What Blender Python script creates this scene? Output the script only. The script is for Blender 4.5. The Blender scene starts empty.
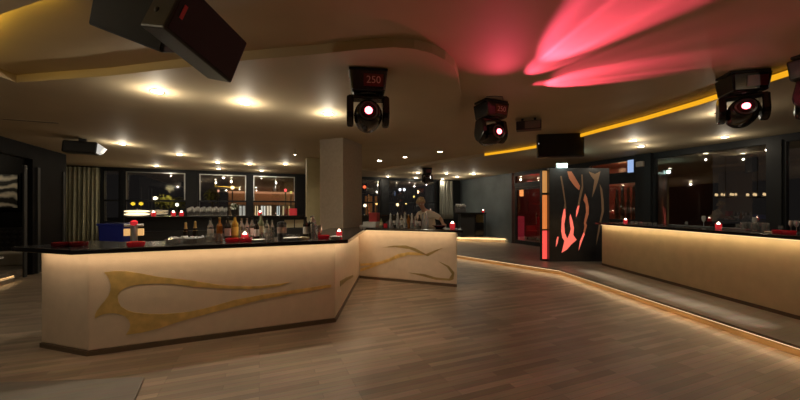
import bpy, bmesh, math, random
from mathutils import Vector, Matrix, Euler, noise
random.seed(7)
S = bpy.context.scene
COL = S.collection
PI = math.pi
F, CX, HY, HC = 340.0, 400.0, 209.0, 1.49      # focal length in pixels, principal column, horizon row, eye height
Z1, Z2, ZS = 2.94, 3.03, 0.12                  # lower ceiling, upper ceiling, stage
TH = math.radians(22.5)
CU, SU = math.cos(TH), math.sin(TH)

def uv(u, v):                                   # room axes -> world xy
    return (u*CU - v*SU, u*SU + v*CU)
def on_z(px, py, z):                            # where the sight line of a pixel meets a level plane
    d = F*(z-HC)/(HY-py)
    return Vector(((px-CX)/F*d, d, z))
def at_d(px, py, d):
    return Vector(((px-CX)/F*d, d, HC+(HY-py)/F*d))
def back_u(px, v=14.71):
    a = (px-CX)/F; y = v/(CU-SU*a); return a*y*CU + y*SU
def right_v(px, u=9.4):
    a = (px-CX)/F; y = u/(CU*a+SU); return -a*y*SU + y*CU

# ------------------------------------------------------------------ materials
def lin(c):
    c /= 255.0
    return c/12.92 if c <= 0.04045 else ((c+0.055)/1.055)**2.4
def rgb(r, g, b): return (lin(r), lin(g), lin(b), 1)
MATS = {}
def mat(name, col, rough=0.5, metal=0.0, emit=None, es=0.0, spec=0.5, trans=0.0, var=0.0, vscale=8.0, bump=0.0, bscale=60.0, alpha=1.0):
    if name in MATS: return MATS[name]
    m = bpy.data.materials.new(name); m.use_nodes = True
    nt = m.node_tree; b = nt.nodes['Principled BSDF']
    b.inputs['Base Color'].default_value = col
    b.inputs['Roughness'].default_value = rough
    b.inputs['Metallic'].default_value = metal
    b.inputs['Specular IOR Level'].default_value = spec
    b.inputs['Transmission Weight'].default_value = trans
    b.inputs['Alpha'].default_value = alpha
    if emit:
        b.inputs['Emission Color'].default_value = emit
        b.inputs['Emission Strength'].default_value = es
    if var or bump:
        tc = nt.nodes.new('ShaderNodeTexCoord')
    if var:
        n = nt.nodes.new('ShaderNodeTexNoise'); n.inputs['Scale'].default_value = vscale; n.inputs['Detail'].default_value = 6
        nt.links.new(tc.outputs['Object'], n.inputs['Vector'])
        r = nt.nodes.new('ShaderNodeValToRGB')
        r.color_ramp.elements[0].position = 0.3; r.color_ramp.elements[1].position = 0.7
        r.color_ramp.elements[0].color = tuple(max(0, c*(1-var)) for c in col[:3])+(1,)
        r.color_ramp.elements[1].color = tuple(min(1, c*(1+var)) for c in col[:3])+(1,)
        nt.links.new(n.outputs['Fac'], r.inputs['Fac']); nt.links.new(r.outputs['Color'], b.inputs['Base Color'])
    if bump:
        n2 = nt.nodes.new('ShaderNodeTexNoise'); n2.inputs['Scale'].default_value = bscale; n2.inputs['Detail'].default_value = 8
        nt.links.new(tc.outputs['Object'], n2.inputs['Vector'])
        bp = nt.nodes.new('ShaderNodeBump'); bp.inputs['Strength'].default_value = bump; bp.inputs['Distance'].default_value = 0.01
        nt.links.new(n2.outputs['Fac'], bp.inputs['Height']); nt.links.new(bp.outputs['Normal'], b.inputs['Normal'])
    MATS[name] = m
    return m
def glow(name, col, s):
    if name in MATS: return MATS[name]
    m = bpy.data.materials.new(name); m.use_nodes = True
    nt = m.node_tree; nt.nodes.clear()
    e = nt.nodes.new('ShaderNodeEmission'); o = nt.nodes.new('ShaderNodeOutputMaterial')
    e.inputs['Color'].default_value = col; e.inputs['Strength'].default_value = s
    nt.links.new(e.outputs[0], o.inputs[0]); MATS[name] = m
    return m

def plank_mat(name, c1, c2, rough, length=0.75, width=0.075):
    m = bpy.data.materials.new(name); m.use_nodes = True
    nt = m.node_tree; b = nt.nodes['Principled BSDF']; L = nt.links.new
    tc = nt.nodes.new('ShaderNodeTexCoord')
    mp = nt.nodes.new('ShaderNodeMapping'); mp.inputs['Rotation'].default_value = (0, 0, -TH)
    L(tc.outputs['Object'], mp.inputs['Vector'])
    br = nt.nodes.new('ShaderNodeTexBrick')
    br.inputs['Scale'].default_value = 1.0; br.inputs['Brick Width'].default_value = length; br.inputs['Row Height'].default_value = width
    br.inputs['Mortar Size'].default_value = 0.0012; br.inputs['Mortar Smooth'].default_value = 0.3; br.inputs['Bias'].default_value = 0.0
    br.offset = 0.37; br.offset_frequency = 3
    br.inputs['Color1'].default_value = c1; br.inputs['Color2'].default_value = c2
    br.inputs['Mortar'].default_value = tuple(x*0.35 for x in c1[:3])+(1,)
    L(mp.outputs[0], br.inputs['Vector'])
    mp2 = nt.nodes.new('ShaderNodeMapping'); mp2.inputs['Scale'].default_value = (1.5, 28, 1)
    L(mp.outputs[0], mp2.inputs['Vector'])
    n = nt.nodes.new('ShaderNodeTexNoise'); n.inputs['Scale'].default_value = 2.2; n.inputs['Detail'].default_value = 7
    L(mp2.outputs[0], n.inputs['Vector'])
    n3 = nt.nodes.new('ShaderNodeTexNoise'); n3.inputs['Scale'].default_value = 0.9; n3.inputs['Detail'].default_value = 4
    L(mp.outputs[0], n3.inputs['Vector'])
    mx = nt.nodes.new('ShaderNodeMix'); mx.data_type = 'RGBA'; mx.blend_type = 'OVERLAY'; mx.inputs['Factor'].default_value = 0.45
    L(br.outputs['Color'], mx.inputs[6]); L(n.outputs['Color'], mx.inputs[7])
    hs = nt.nodes.new('ShaderNodeHueSaturation'); L(mx.outputs[2], hs.inputs['Color'])
    mr = nt.nodes.new('ShaderNodeMapRange'); mr.inputs['To Min'].default_value = 0.72; mr.inputs['To Max'].default_value = 1.28
    mr.inputs['From Min'].default_value = 0.3; mr.inputs['From Max'].default_value = 0.7
    L(n3.outputs['Fac'], mr.inputs['Value']); L(mr.outputs[0], hs.inputs['Value']); hs.inputs['Saturation'].default_value = 0.85
    L(hs.outputs[0], b.inputs['Base Color'])
    mr2 = nt.nodes.new('ShaderNodeMapRange'); mr2.inputs['To Min'].default_value = rough-0.08; mr2.inputs['To Max'].default_value = rough+0.14
    L(n.outputs['Fac'], mr2.inputs['Value']); L(mr2.outputs[0], b.inputs['Roughness'])
    bp = nt.nodes.new('ShaderNodeBump'); bp.inputs['Strength'].default_value = 0.25; bp.inputs['Distance'].default_value = 0.004
    L(n.outputs['Fac'], bp.inputs['Height']); L(bp.outputs[0], b.inputs['Normal'])
    MATS[name] = m
    return m

def pane_mat(name, tint=(0.75, 0.72, 0.68, 1), refl=1.0):
    m = bpy.data.materials.new(name); m.use_nodes = True
    nt = m.node_tree; nt.nodes.clear(); L = nt.links.new
    o = nt.nodes.new('ShaderNodeOutputMaterial'); mx = nt.nodes.new('ShaderNodeMixShader')
    t = nt.nodes.new('ShaderNodeBsdfTransparent'); t.inputs[0].default_value = tint
    g = nt.nodes.new('ShaderNodeBsdfGlossy'); g.inputs['Roughness'].default_value = 0.02; g.inputs[0].default_value = (refl, refl, refl, 1)
    lw = nt.nodes.new('ShaderNodeLayerWeight'); lw.inputs['Blend'].default_value = 0.5
    pw = nt.nodes.new('ShaderNodeMath'); pw.operation = 'POWER'; pw.inputs[1].default_value = 3.5; L(lw.outputs['Facing'], pw.inputs[0])
    fr = nt.nodes.new('ShaderNodeMapRange'); fr.inputs['To Min'].default_value = 0.13; fr.inputs['To Max'].default_value = 0.95; L(pw.outputs[0], fr.inputs['Value'])
    L(fr.outputs[0], mx.inputs[0]); L(t.outputs[0], mx.inputs[1]); L(g.outputs[0], mx.inputs[2]); L(mx.outputs[0], o.inputs[0])
    MATS[name] = m
    return m

M_floor = plank_mat('dance floor oak', (0.155, 0.106, 0.064, 1), (0.29, 0.205, 0.128, 1), 0.40)
M_stage = plank_mat('stage dark wood', (0.17, 0.135, 0.10, 1), (0.23, 0.18, 0.135, 1), 0.33, 1.1, 0.12)
M_panelwood = plank_mat('floor panel wood', (0.115, 0.10, 0.08, 1), (0.14, 0.12, 0.095, 1), 0.5, 2.2, 0.3)
M_ceil = mat('ceiling paint', (0.56, 0.46, 0.30, 1), 0.65, var=0.05, vscale=1.5)
M_wall = mat('dark wall paint', (0.008, 0.007, 0.007, 1), 0.6, spec=0.1, var=0.25, vscale=2.0)
M_slate = mat('grey wall finish', (0.075, 0.092, 0.10, 1), 0.55, var=0.25, vscale=1.2)
M_brownwall = mat('brown wall paint', (0.10, 0.075, 0.05, 1), 0.6, var=0.2, vscale=2.0)
M_frame = mat('window frame black', (0.014, 0.0155, 0.0175, 1), 0.45, spec=0.25)
M_alu = mat('aluminium edge', (0.55, 0.55, 0.52, 1), 0.3, 0.8)
M_pane = pane_mat('night window glass')
M_stucco = mat('bar suede plaster', (0.66, 0.54, 0.40, 1), 0.75, var=0.04, vscale=9, bump=0.25, bscale=140)
M_maple = mat('bar veneer', (0.56, 0.43, 0.25, 1), 0.55, var=0.07, vscale=5)
M_gold = mat('gold leaf', (0.78, 0.56, 0.20, 1), 0.40, 0.45, var=0.18, vscale=9, bump=0.15, bscale=40)
M_golddim = mat('dull gold stain', (0.36, 0.27, 0.11, 1), 0.5, 0.4, var=0.2, vscale=9)
M_top = mat('black worktop', (0.018, 0.017, 0.017, 1), 0.16, spec=0.6)
M_carcass = mat('bar carcass black', (0.02, 0.02, 0.02, 1), 0.5)
M_plinth = mat('plinth brown', (0.11, 0.075, 0.045, 1), 0.5)
M_pillar = mat('pillar fabric', (0.34, 0.27, 0.20, 1), 0.8, var=0.08, vscale=20, bump=0.2, bscale=200)
M_olive = mat('olive column', (0.50, 0.43, 0.24, 1), 0.7, var=0.05)
M_curtain = mat('olive curtain cloth', (0.42, 0.41, 0.29, 1), 0.85, var=0.08, vscale=10)
M_black = mat('black plastic', (0.014, 0.014, 0.015, 1), 0.38, bump=0.05, bscale=300)
M_grille = mat('speaker grille cloth', (0.018, 0.018, 0.017, 1), 0.7, bump=0.4, bscale=600)
M_box = mat('speaker cabinet paint', (0.05, 0.052, 0.056, 1), 0.42, bump=0.15, bscale=250)
M_gloss = mat('gloss black shell', (0.012, 0.010, 0.010, 1), 0.18, spec=0.6)
M_steel = mat('brushed steel', (0.62, 0.62, 0.60, 1), 0.25, 0.95)
M_dsteel = mat('dark steel', (0.16, 0.16, 0.16, 1), 0.35, 0.8)
M_glass = mat('clear glass', (0.9, 0.91, 0.88, 1), 0.05, trans=0.86)
M_stem = mat('bright stemware glass', (0.95, 0.95, 0.92, 1), 0.05, trans=0.5)
M_amber = mat('amber liquor', (0.75, 0.28, 0.05, 1), 0.08, trans=0.55)
M_yellow = mat('yellow liqueur', (0.78, 0.52, 0.08, 1), 0.1, trans=0.45)
M_green = mat('pale green glass', (0.55, 0.62, 0.38, 1), 0.1, trans=0.6)
M_dglass = mat('dark bottle glass', (0.03, 0.025, 0.02, 1), 0.1)
M_paper = mat('paper label', (0.88, 0.85, 0.78, 1), 0.6)
M_white = mat('white ceramic', (0.78, 0.76, 0.72, 1), 0.35)
M_cream = mat('cream card', (0.70, 0.60, 0.38, 1), 0.6)
M_redp = mat('red acrylic', (0.65, 0.03, 0.04, 1), 0.2, trans=0.2, emit=(1, 0.03, 0.05, 1), es=0.02)
M_dred = mat('dark red acrylic', (0.16, 0.008, 0.01, 1), 0.2)
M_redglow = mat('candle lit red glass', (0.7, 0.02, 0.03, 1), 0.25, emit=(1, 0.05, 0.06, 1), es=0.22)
M_flame = glow('candle flame', (1, 0.66, 0.48, 1), 8)
M_foil = mat('gold foil', (0.72, 0.52, 0.20, 1), 0.35, 0.7)
M_ice = mat('ice cubes', (0.85, 0.87, 0.88, 1), 0.2, trans=0.4)
M_blue = mat('blue plastic', (0.012, 0.025, 0.30, 1), 0.45)
M_curtain2 = mat('grey curtain cloth', (0.20, 0.20, 0.17, 1), 0.85, var=0.08, vscale=10)
M_skin = mat('skin', (0.52, 0.31, 0.21, 1), 0.5)
M_shirt = mat('cream shirt', (0.80, 0.72, 0.58, 1), 0.8)
M_hair = mat('blond hair', (0.58, 0.42, 0.22, 1), 0.5, var=0.3, vscale=30)
M_denim = mat('dark trousers', (0.02, 0.022, 0.03, 1), 0.8)
M_seat = mat('cream leather', (0.55, 0.50, 0.42, 1), 0.5)
M_quilt = mat('dark quilted leather', (0.03, 0.027, 0.025, 1), 0.35)
M_warmled = glow('warm led strip', (1, 0.70, 0.38, 1), 1.1)
M_yled = glow('yellow cove led', (1, 0.46, 0.015, 1), 0.62)
M_lamp = glow('halogen lamp', (1, 0.84, 0.58, 1), 28)
M_star = glow('bright halogen lamp', (1, 0.88, 0.66, 1), 75)

# ------------------------------------------------------------------ mesh builder
class MB:
    def __init__(s): s.v = []; s.f = []
    def add(s, vs, fs, mtx=None):
        o = len(s.v)
        s.v += [tuple(mtx @ Vector(v)) if mtx else tuple(v) for v in vs]
        s.f += [tuple(o+i for i in f) for f in fs]
        return s
    def box(s, x0, x1, y0, y1, z0, z1, mtx=None):
        vs = [(x, y, z) for x in (x0, x1) for y in (y0, y1) for z in (z0, z1)]
        return s.add(vs, [(0,1,3,2),(4,6,7,5),(0,4,5,1),(2,3,7,6),(0,2,6,4),(1,5,7,3)], mtx)
    def hexa(s, vs):   # 8 corners: 4 bottom ring, 4 top ring
        return s.add(vs, [(3,2,1,0),(4,5,6,7),(0,1,5,4),(1,2,6,5),(2,3,7,6),(3,0,4,7)])
    def prism(s, poly, z0, z1, mtx=None):
        n = len(poly)
        a = sum(poly[i][0]*poly[(i+1)%n][1]-poly[(i+1)%n][0]*poly[i][1] for i in range(n))
        if a < 0: poly = list(poly)[::-1]
        vs = [(p[0], p[1], z0) for p in poly]+[(p[0], p[1], z1) for p in poly]
        fs = [tuple(range(n))[::-1], tuple(range(n, 2*n))]+[(i, (i+1)%n, n+(i+1)%n, n+i) for i in range(n)]
        return s.add(vs, fs, mtx)
    def lathe(s, prof, n=20, mtx=None):
        vs = []; fs = []
        for r, z in prof:
            for k in range(n):
                a = 2*PI*k/n; vs.append((r*math.cos(a), r*math.sin(a), z))
        for i in range(len(prof)-1):
            for k in range(n):
                k2 = (k+1)%n; fs.append((i*n+k, i*n+k2, (i+1)*n+k2, (i+1)*n+k))
        fs.append(tuple(range(n))[::-1]); fs.append(tuple((len(prof)-1)*n+k for k in range(n)))
        return s.add(vs, fs, mtx)
    def tube(s, pts, r, n=8):
        pts = [Vector(p) for p in pts]
        rr = r if isinstance(r, (list, tuple)) else [r]*len(pts)
        vs = []; fs = []
        for i, p in enumerate(pts):
            t = (pts[min(i+1, len(pts)-1)]-pts[max(i-1, 0)]).normalized()
            ref = Vector((0, 0, 1)) if abs(t.z) < 0.9 else Vector((1, 0, 0))
            a = t.cross(ref).normalized(); b = t.cross(a)
            for k in range(n):
                th = 2*PI*k/n; vs.append(p+rr[i]*(math.cos(th)*a+math.sin(th)*b))
        for i in range(len(pts)-1):
            for k in range(n):
                k2 = (k+1)%n; fs.append((i*n+k, i*n+k2, (i+1)*n+k2, (i+1)*n+k))
        fs.append(tuple(range(n))[::-1]); fs.append(tuple((len(pts)-1)*n+k for k in range(n)))
        return s.add(vs, fs)
    def plate(s, pts3, nrm, t):   # a flat outline in space given a thickness along nrm
        n = len(pts3); nrm = Vector(nrm)
        vs = [Vector(p) for p in pts3]+[Vector(p)+nrm*t for p in pts3]
        return s.add(vs, [tuple(range(n)), tuple(range(n, 2*n))[::-1]]+[(i, n+i, n+(i+1)%n, (i+1)%n) for i in range(n)])
    def build(s, name, m, parent=None, smooth=False, bevel=0, loc=None, seg=2):
        me = bpy.data.meshes.new(name); me.from_pydata([tuple(v) for v in s.v], [], s.f)
        bm = bmesh.new(); bm.from_mesh(me); bmesh.ops.recalc_face_normals(bm, faces=bm.faces); bm.to_mesh(me); bm.free()
        me.materials.append(m)
        if smooth:
            me.polygons.foreach_set('use_smooth', [True]*len(me.polygons))
            try: me.set_sharp_from_angle(angle=math.radians(45))
            except Exception: pass
        o = bpy.data.objects.new(name, me); COL.objects.link(o)
        if parent: o.parent = parent
        if loc is not None: o.location = loc
        if bevel:
            b = o.modifiers.new('bevel', 'BEVEL'); b.width = bevel; b.segments = seg; b.limit_method = 'ANGLE'
        return o

def tag(o, label=None, cat=None, group=None, kind=None):
    if label: o['label'] = label
    if cat: o['category'] = cat
    if group: o['group'] = group
    if kind: o['kind'] = kind
    return o
def empty(name, loc=(0,0,0), rz=0, label=None, cat=None, group=None):
    o = bpy.data.objects.new(name, None); COL.objects.link(o); o.empty_display_size = 0.1
    o.location = loc; o.rotation_euler = (0, 0, rz)
    return tag(o, label, cat, group)
def struct(mb, name, m, parent=None, label=None, **k):
    o = mb.build(name, m, parent, **k)
    if not parent: tag(o, label, None, None, 'structure')
    return o
KIDS = {}
def copy_tree(o, loc, rz=None, label=None, group=None, scale=None):
    c = o.copy(); COL.objects.link(c); c.location = loc
    if rz is not None: c.rotation_euler = (0, 0, rz)
    if scale is not None: c.scale = scale if isinstance(scale, tuple) else (scale,)*3
    if label: c['label'] = label
    if group: c['group'] = group
    def rec(src, dst):
        for ch in list(src.children):
            if ch.name == dst.name: continue
            d = ch.copy(); COL.objects.link(d); d.parent = dst; rec(ch, d)
    rec(o, c)
    return c
class Proto:      # first placement uses the made thing itself, later ones copies
    def __init__(s, make): s.make = make; s.o = None
    def put(s, loc, rz=0, label=None, group=None, scale=1.0):
        if s.o is None:
            s.o = s.make(); o = s.o; o.location = loc; o.rotation_euler = (0, 0, rz)
            o.scale = scale if isinstance(scale, tuple) else (scale,)*3
            tag(o, label, None, group); return o
        return copy_tree(s.o, loc, rz, label, group, scale)

# ------------------------------------------------------------------ room shell
def uvbox(mb, u0, u1, v0, v1, z0, z1):
    p = [uv(u0, v0), uv(u1, v0), uv(u1, v1), uv(u0, v1)]
    return mb.prism(p, z0, z1)
UL, UR, VN, VF = -6.5, 9.4, -4.0, 14.71
uLW = -4.75
room = [uv(UL, VN), uv(UR, VN), uv(UR, VF), uv(UL, VF)]
struct(MB().prism(room, -0.1, 0.0), 'floor', M_floor, label='brown oak plank dance floor')
STEP = [Vector(p) for p in ((4.55, -3.9), (3.99, 3.39), (3.60, 7.69), (1.72, 10.26), (-0.6, 13.4))]
def offset_poly(pts, d):      # offset to the right of travel
    out = []
    for i, p in enumerate(pts):
        ns = []
        if i > 0: e = (pts[i]-pts[i-1]).normalized(); ns.append(Vector((e.y, -e.x)))
        if i < len(pts)-1: e = (pts[i+1]-pts[i]).normalized(); ns.append(Vector((e.y, -e.x)))
        if len(ns) == 1: out.append(p+ns[0]*d)
        else:
            b = (ns[0]+ns[1]).normalized(); out.append(p+b*d/max(0.3, b.dot(ns[0])))
    return out
stage_tail = [Vector(uv(1.5, 14.70)), Vector(uv(9.39, 14.70)), Vector(uv(9.39, -3.98))]
inner = offset_poly(STEP, 0.045)
st = struct(MB().prism([tuple(p) for p in STEP+stage_tail], ZS-0.028, ZS), 'stage_floor', M_stage, label='raised dark plank stage floor with a lit step edge')
M_riser = mat('stage riser wood', (0.42, 0.27, 0.12, 1), 0.5, var=0.15, vscale=3)
struct(MB().prism([tuple(p) for p in inner+stage_tail], 0.0, ZS-0.028), 'riser', M_riser, st)

# recess outline in the ceiling
HOLE = [(4.0,-3.5),(4.2,1.5),(4.27,2.6),(4.26,3.62),(4.18,4.74),(4.02,5.6),(3.78,6.4),(3.55,7.3),(3.28,8.08),(2.85,8.7),(2.32,9.3),(1.26,10.7),(-.88,13.0),
        (-2.2,12.2),(-2.0,8.3),(-.9,7.95),(1.36,7.95),(1.08,6.2),(.79,4.4),(.64,3.75),(.56,3.5),(.44,3.31),(.30,3.17),(.13,3.08),(-.07,3.05),(-.35,3.09),(-.75,3.18),(-1.48,3.31),(-2.3,3.5),
        (-3.15,3.7),(-4.40,3.9),(-4.33,3.3),(-2.97,2.53),(-2.48,2.36),(-2.3,1.7),(-2.3,-3.5)]
def in_poly(x, y, poly):
    c = False
    for i in range(len(poly)):
        x0, y0 = poly[i]; x1, y1 = poly[i-1]
        if (y0 > y) != (y1 > y) and x < (x1-x0)*(y-y0)/(y1-y0)+x0: c = not c
    return c
def ceil_z(px, py):
    p = on_z(px, py, Z1)
    return p if not in_poly(p.x, p.y, HOLE) else on_z(px, py, Z2)
bm = bmesh.new()
def ring(pts, z):
    vs = [bm.verts.new((p[0], p[1], z)) for p in pts]
    return [bm.edges.new((vs[i], vs[(i+1)%len(vs)])) for i in range(len(vs))], vs
e1, _ = ring(room, Z1); e2, v2 = ring(HOLE, Z1)
bmesh.ops.triangle_fill(bm, use_beauty=True, use_dissolve=False, edges=e1+e2)
v3 = [bm.verts.new((p[0], p[1], Z2)) for p in HOLE]
for i in range(len(HOLE)):
    j = (i+1)%len(HOLE); bm.faces.new((v2[i], v2[j], v3[j], v3[i]))
me = bpy.data.meshes.new('ceiling'); bm.to_mesh(me); bm.free(); me.materials.append(M_ceil)
ce = bpy.data.objects.new('ceiling', me); COL.objects.link(ce); tag(ce, 'olive-brown painted ceiling with a curved shallow recess', None, None, 'structure')
struct(MB().prism(room, Z2, Z2+0.1), 'recess', M_ceil, ce)

# back wall with its windows
WH, WS, WT = 2.86, 1.02, 1.79
bw = [(102.5, 120.5), (124.5, 187), (198, 247.5), (252, 296), (340, 381), (388, 437)]
wb = MB(); ups = [(back_u(a), back_u(b)) for a, b in bw]
uvbox(wb, UL-0.2, UR+0.2, VF, VF+0.2, 0, WS); uvbox(wb, UL-0.2, UR+0.2, VF, VF+0.2, WH, Z1+0.1)
us = [UL-0.2]+[x for p in ups for x in p]+[UR+0.2]
for i in range(0, len(us), 2): uvbox(wb, us[i], us[i+1], VF-0.06, VF+0.2, WS, WH)
struct(wb, 'wall_back', M_frame, label='dark window wall at the back of the room')
def window(n, wall, a0, a1, z0, z1, tr=None, edge=True, label=None):
    fr = MB(); t = 0.05
    def bx(mb, s0, s1, zz0, zz1, d0, d1):
        if wall == 'b': uvbox(mb, s0, s1, VF+d0, VF+d1, zz0, zz1)
        else: uvbox(mb, UR+d0, UR+d1, s0, s1, zz0, zz1)
    bx(fr, a0, a0+t, z0, z1, -0.02, 0.1); bx(fr, a1-t, a1, z0, z1, -0.02, 0.1)
    bx(fr, a0+t, a1-t, z0, z0+t, -0.02, 0.1); bx(fr, a0+t, a1-t, z1-t, z1, -0.02, 0.1)
    if tr: bx(fr, a0+t, a1-t, tr-0.03, tr+0.03, -0.02, 0.08)
    w = struct(fr, 'window_%d' % n, M_frame, label=label)
    p = MB(); bx(p, a0+t, a1-t, z0+t, z1-t, 0.045, 0.055); p.build('pane', M_pane, w)
    if edge:
        e = MB(); zt = tr or z0
        bx(e, a0+t, a0+t+0.035, zt+0.03, z1-t, -0.05, -0.02); bx(e, a1-t-0.035, a1-t, zt+0.03, z1-t, -0.05, -0.02)
        bx(e, a0+t+0.035, a1-t-0.035, z1-t-0.03, z1-t, -0.05, -0.02)
        e.build('edge_trim', M_alu, w)
wl = ['narrow dark window right of the olive curtain', 'window with metal edge behind the beer tap', 'window behind the row of wine glasses',
      'window left of the olive column', 'window right of the big pillar', 'window behind the bartender']
for i, (a, b) in enumerate(ups): window(i+1, 'b', a, b, WS, WH, WT, edge=i in (1, 2, 3), label=wl[i])

# right wall with its openings
rv = lambda px: right_v(px)
R = [rv(549), rv(541.5), rv(514.5)]
ops = [('window_7', rv(770), rv(653), 1.02, 2.84), ('window_8', rv(880), rv(783), 1.02, 2.84)]
wr = MB()
vA, vB = rv(653), rv(637.5)           # dark column
uvbox(wr, UR, UR+0.2, VN-0.2, rv(880), 0, Z1+0.1)
uvbox(wr, UR, UR+0.2, rv(880), vA, 0, 1.02); uvbox(wr, UR, UR+0.2, rv(880), vA, 2.84, Z1+0.1)
uvbox(wr, UR-0.06, UR+0.2, rv(783), rv(770), 1.02, 2.84)
uvbox(wr, UR-0.10, UR+0.2, vA, vB, 0, Z1+0.1)
vC = rv(588)
uvbox(wr, UR, UR+0.2, vB, vC, 0, 1.15); uvbox(wr, UR, UR+0.2, vB, vC, 2.26, 2.46); uvbox(wr, UR, UR+0.2, vB, vC, 2.86, Z1+0.1)
vD, vE = rv(541.5), rv(514.5)
uvbox(wr, UR, UR+0.2, vC, vD, 0, Z1+0.1)
uvbox(wr, UR, UR+0.2, vD, vE, 2.34, 2.46); uvbox(wr, UR, UR+0.2, vD, vE, 2.84, Z1+0.1); uvbox(wr, UR, UR+0.2, vD, vE, 0, ZS)
struct(wr, 'wall_right', M_frame, label='dark window wall behind the right bar')
ws = MB(); uvbox(ws, UR-0.03, UR+0.2, vE+0.12, VF, 0, Z1); struct(ws, 'wall_stage', M_slate, label='plain slate-grey wall left of the glass door')
window(7, 'r', rv(770), rv(653), 1.02, 2.84, None, False, 'wide dark window behind the right bar')
window(8, 'r', rv(880), rv(783), 1.02, 2.84, None, False, 'window at the right end past the black mullion')
window(9, 'r', vB, vC, 2.46, 2.86, None, False, 'transom window right of the flame panel')
window(10, 'r', vB, vC, 1.15, 2.26, None, False, 'lower window right of the flame panel')
window(11, 'r', vD, vE, 2.46, 2.84, None, False, 'reddish transom window over the glass door')
# glass door
dr = MB(); t = 0.09
uvbox(dr, UR+0.02, UR+0.08, vD+0.01, vD+0.01+t, ZS+0.01, 2.33); uvbox(dr, UR+0.02, UR+0.08, vE-t-0.01, vE-0.01, ZS+0.01, 2.33)
uvbox(dr, UR+0.02, UR+0.08, vD+0.01+t, vE-t-0.01, 2.24, 2.33); uvbox(dr, UR+0.02, UR+0.08, vD+0.01+t, vE-t-0.01, ZS+0.01, ZS+0.15)
door = struct(dr, 'door_1', M_frame, label='black-framed glass door into a red-lit room')
p = MB(); uvbox(p, UR+0.045, UR+0.055, vD+t, vE-t, ZS+0.15, 2.24); p.build('pane', M_pane, door)
hd = MB(); a = uv(UR-0.03, vD+0.22); hd.tube([(a[0], a[1], 0.95), (a[0], a[1], 1.35)], 0.012); b2 = uv(UR+0.03, vD+0.22)
hd.tube([(a[0], a[1], 1.0), (b2[0], b2[1], 1.0)], 0.008).tube([(a[0], a[1], 1.3), (b2[0], b2[1], 1.3)], 0.008); hd.build('door_handle', M_steel, door)
# remaining walls (beside and behind the camera)
w = MB(); uvbox(w, UL-0.2, UR+0.2, VN-0.2, VN, 0, Z2); struct(w, 'wall_front', M_brownwall, label='brown wall behind the viewer')
nv0, nv1 = 6.5, 10.32                     # seating niche
w = MB(); uvbox(w, uLW-0.2, uLW, VN, nv0, 0, Z1); uvbox(w, uLW-0.15, uLW, nv1, 11.77, 0, Z1); uvbox(w, uLW-0.15, uLW, nv0, nv1, 2.62, Z1)
uvbox(w, -8.2, uLW-0.2, nv0-0.1, nv0, 0, Z1); uvbox(w, -8.3, -8.2, nv0-0.1, 11.77, 0, Z1); uvbox(w, -8.2, uLW-0.15, 11.64, 11.77, 0, Z1); uvbox(w, UL-0.2, UL, 11.77, VF, 0, Z1)
struct(w, 'wall_left', M_wall, label='near-black wall with a seating niche')
w = MB(); uvbox(w, -8.2, UL, nv0, 11.64, -0.1, 0.14); uvbox(w, -8.2, UL, nv0, 11.64, Z1, Z1+0.1); struct(w, 'niche_shell', M_wall, label='floor and ceiling of the seating niche')
for i, px in enumerate((24, 37.5, 63)):
    a = (px-CX)/F; y = uLW/(CU*a+SU); v = -a*y*SU+y*CU
    w = MB(); uvbox(w, uLW, uLW+0.03, v-0.05, v+0.05, 0, 2.45)
    struct(w, 'trim_%d' % (i+1), mat('dull metal trim', (0.05, 0.05, 0.048, 1), 0.5, 0.3), label='dull metal trim on the black wall')
st2 = MB(); uvbox(st2, UL, uLW-0.16, nv0, 11.63, 0.0, 0.14); uvbox(st2, uLW-0.16, uLW+0.12, nv0+.01, 9.45, 0.0, 0.14); stp = struct(st2, 'step', M_stage, label='step into the seating niche with a lit edge')

# pillars
Fp = Vector((-1.157, 6.9)); a67 = math.radians(67.5)
e1 = Vector((math.cos(a67), math.sin(a67))); e2 = Vector((-e1.y, e1.x))
PIL = struct(MB().prism([tuple(Fp), tuple(Fp+0.79*e1), tuple(Fp+0.79*e1+0.56*e2), tuple(Fp+0.56*e2)], 0, Z1), 'pillar', M_pillar, label='square fabric-covered pillar rising through the bar')
c = on_z(307, 157.5, Z1)
struct(MB().prism([(c.x, c.y), (c.x+0.5, c.y+0.2), (c.x+0.35, c.y+0.6), (c.x-0.15, c.y+0.4)], 0, Z1), 'pillar', M_olive, label='olive column behind the pillar')

# ------------------------------------------------------------------ front bar
A = [Vector(p) for p in ((-3.876, 3.671), (-3.162, 3.446), (-0.857, 4.483), (-0.885, 7.342), (1.089, 6.495))]
BT = 1.10
def ext(pts, l, r):
    q = [p.copy() for p in pts]
    q[0] += (q[0]-q[1]).normalized()*l; q[-1] += (q[-1]-q[-2]).normalized()*r
    return q
bar = empty('bar_counter', (A[2].x, A[2].y, 0), 0, 'long angled beige bar with gold flame inlay and black worktop', 'bar counter')
org = Vector((A[2].x, A[2].y, 0))
def loc2(p): return (p.x-org.x, p.y-org.y)
def skew(pts, k):      # the far end of the bar is cut obliquely
    pts[-1] = pts[-1]-(A[4]-A[3]).normalized()*k; return pts
out0, in12 = A, skew(offset_poly(A, -0.10), 0.04)
MB().prism([loc2(p) for p in out0]+[loc2(p) for p in reversed(in12)], 0.05, BT-0.05).build('front_panel', M_stucco, bar, bevel=0.012)
pl0, pl1 = offset_poly(A, 0.012), skew(offset_poly(A, -0.09), 0.04)
MB().prism([loc2(p) for p in pl0]+[loc2(p) for p in reversed(pl1)], 0.0, 0.05).build('plinth', M_plinth, bar)
in48 = skew(offset_poly(ext(A, -0.02, -0.02), -0.50), 0.18); in13 = skew(offset_poly(ext(A, -0.02, -0.02), -0.105), 0.05)
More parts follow.
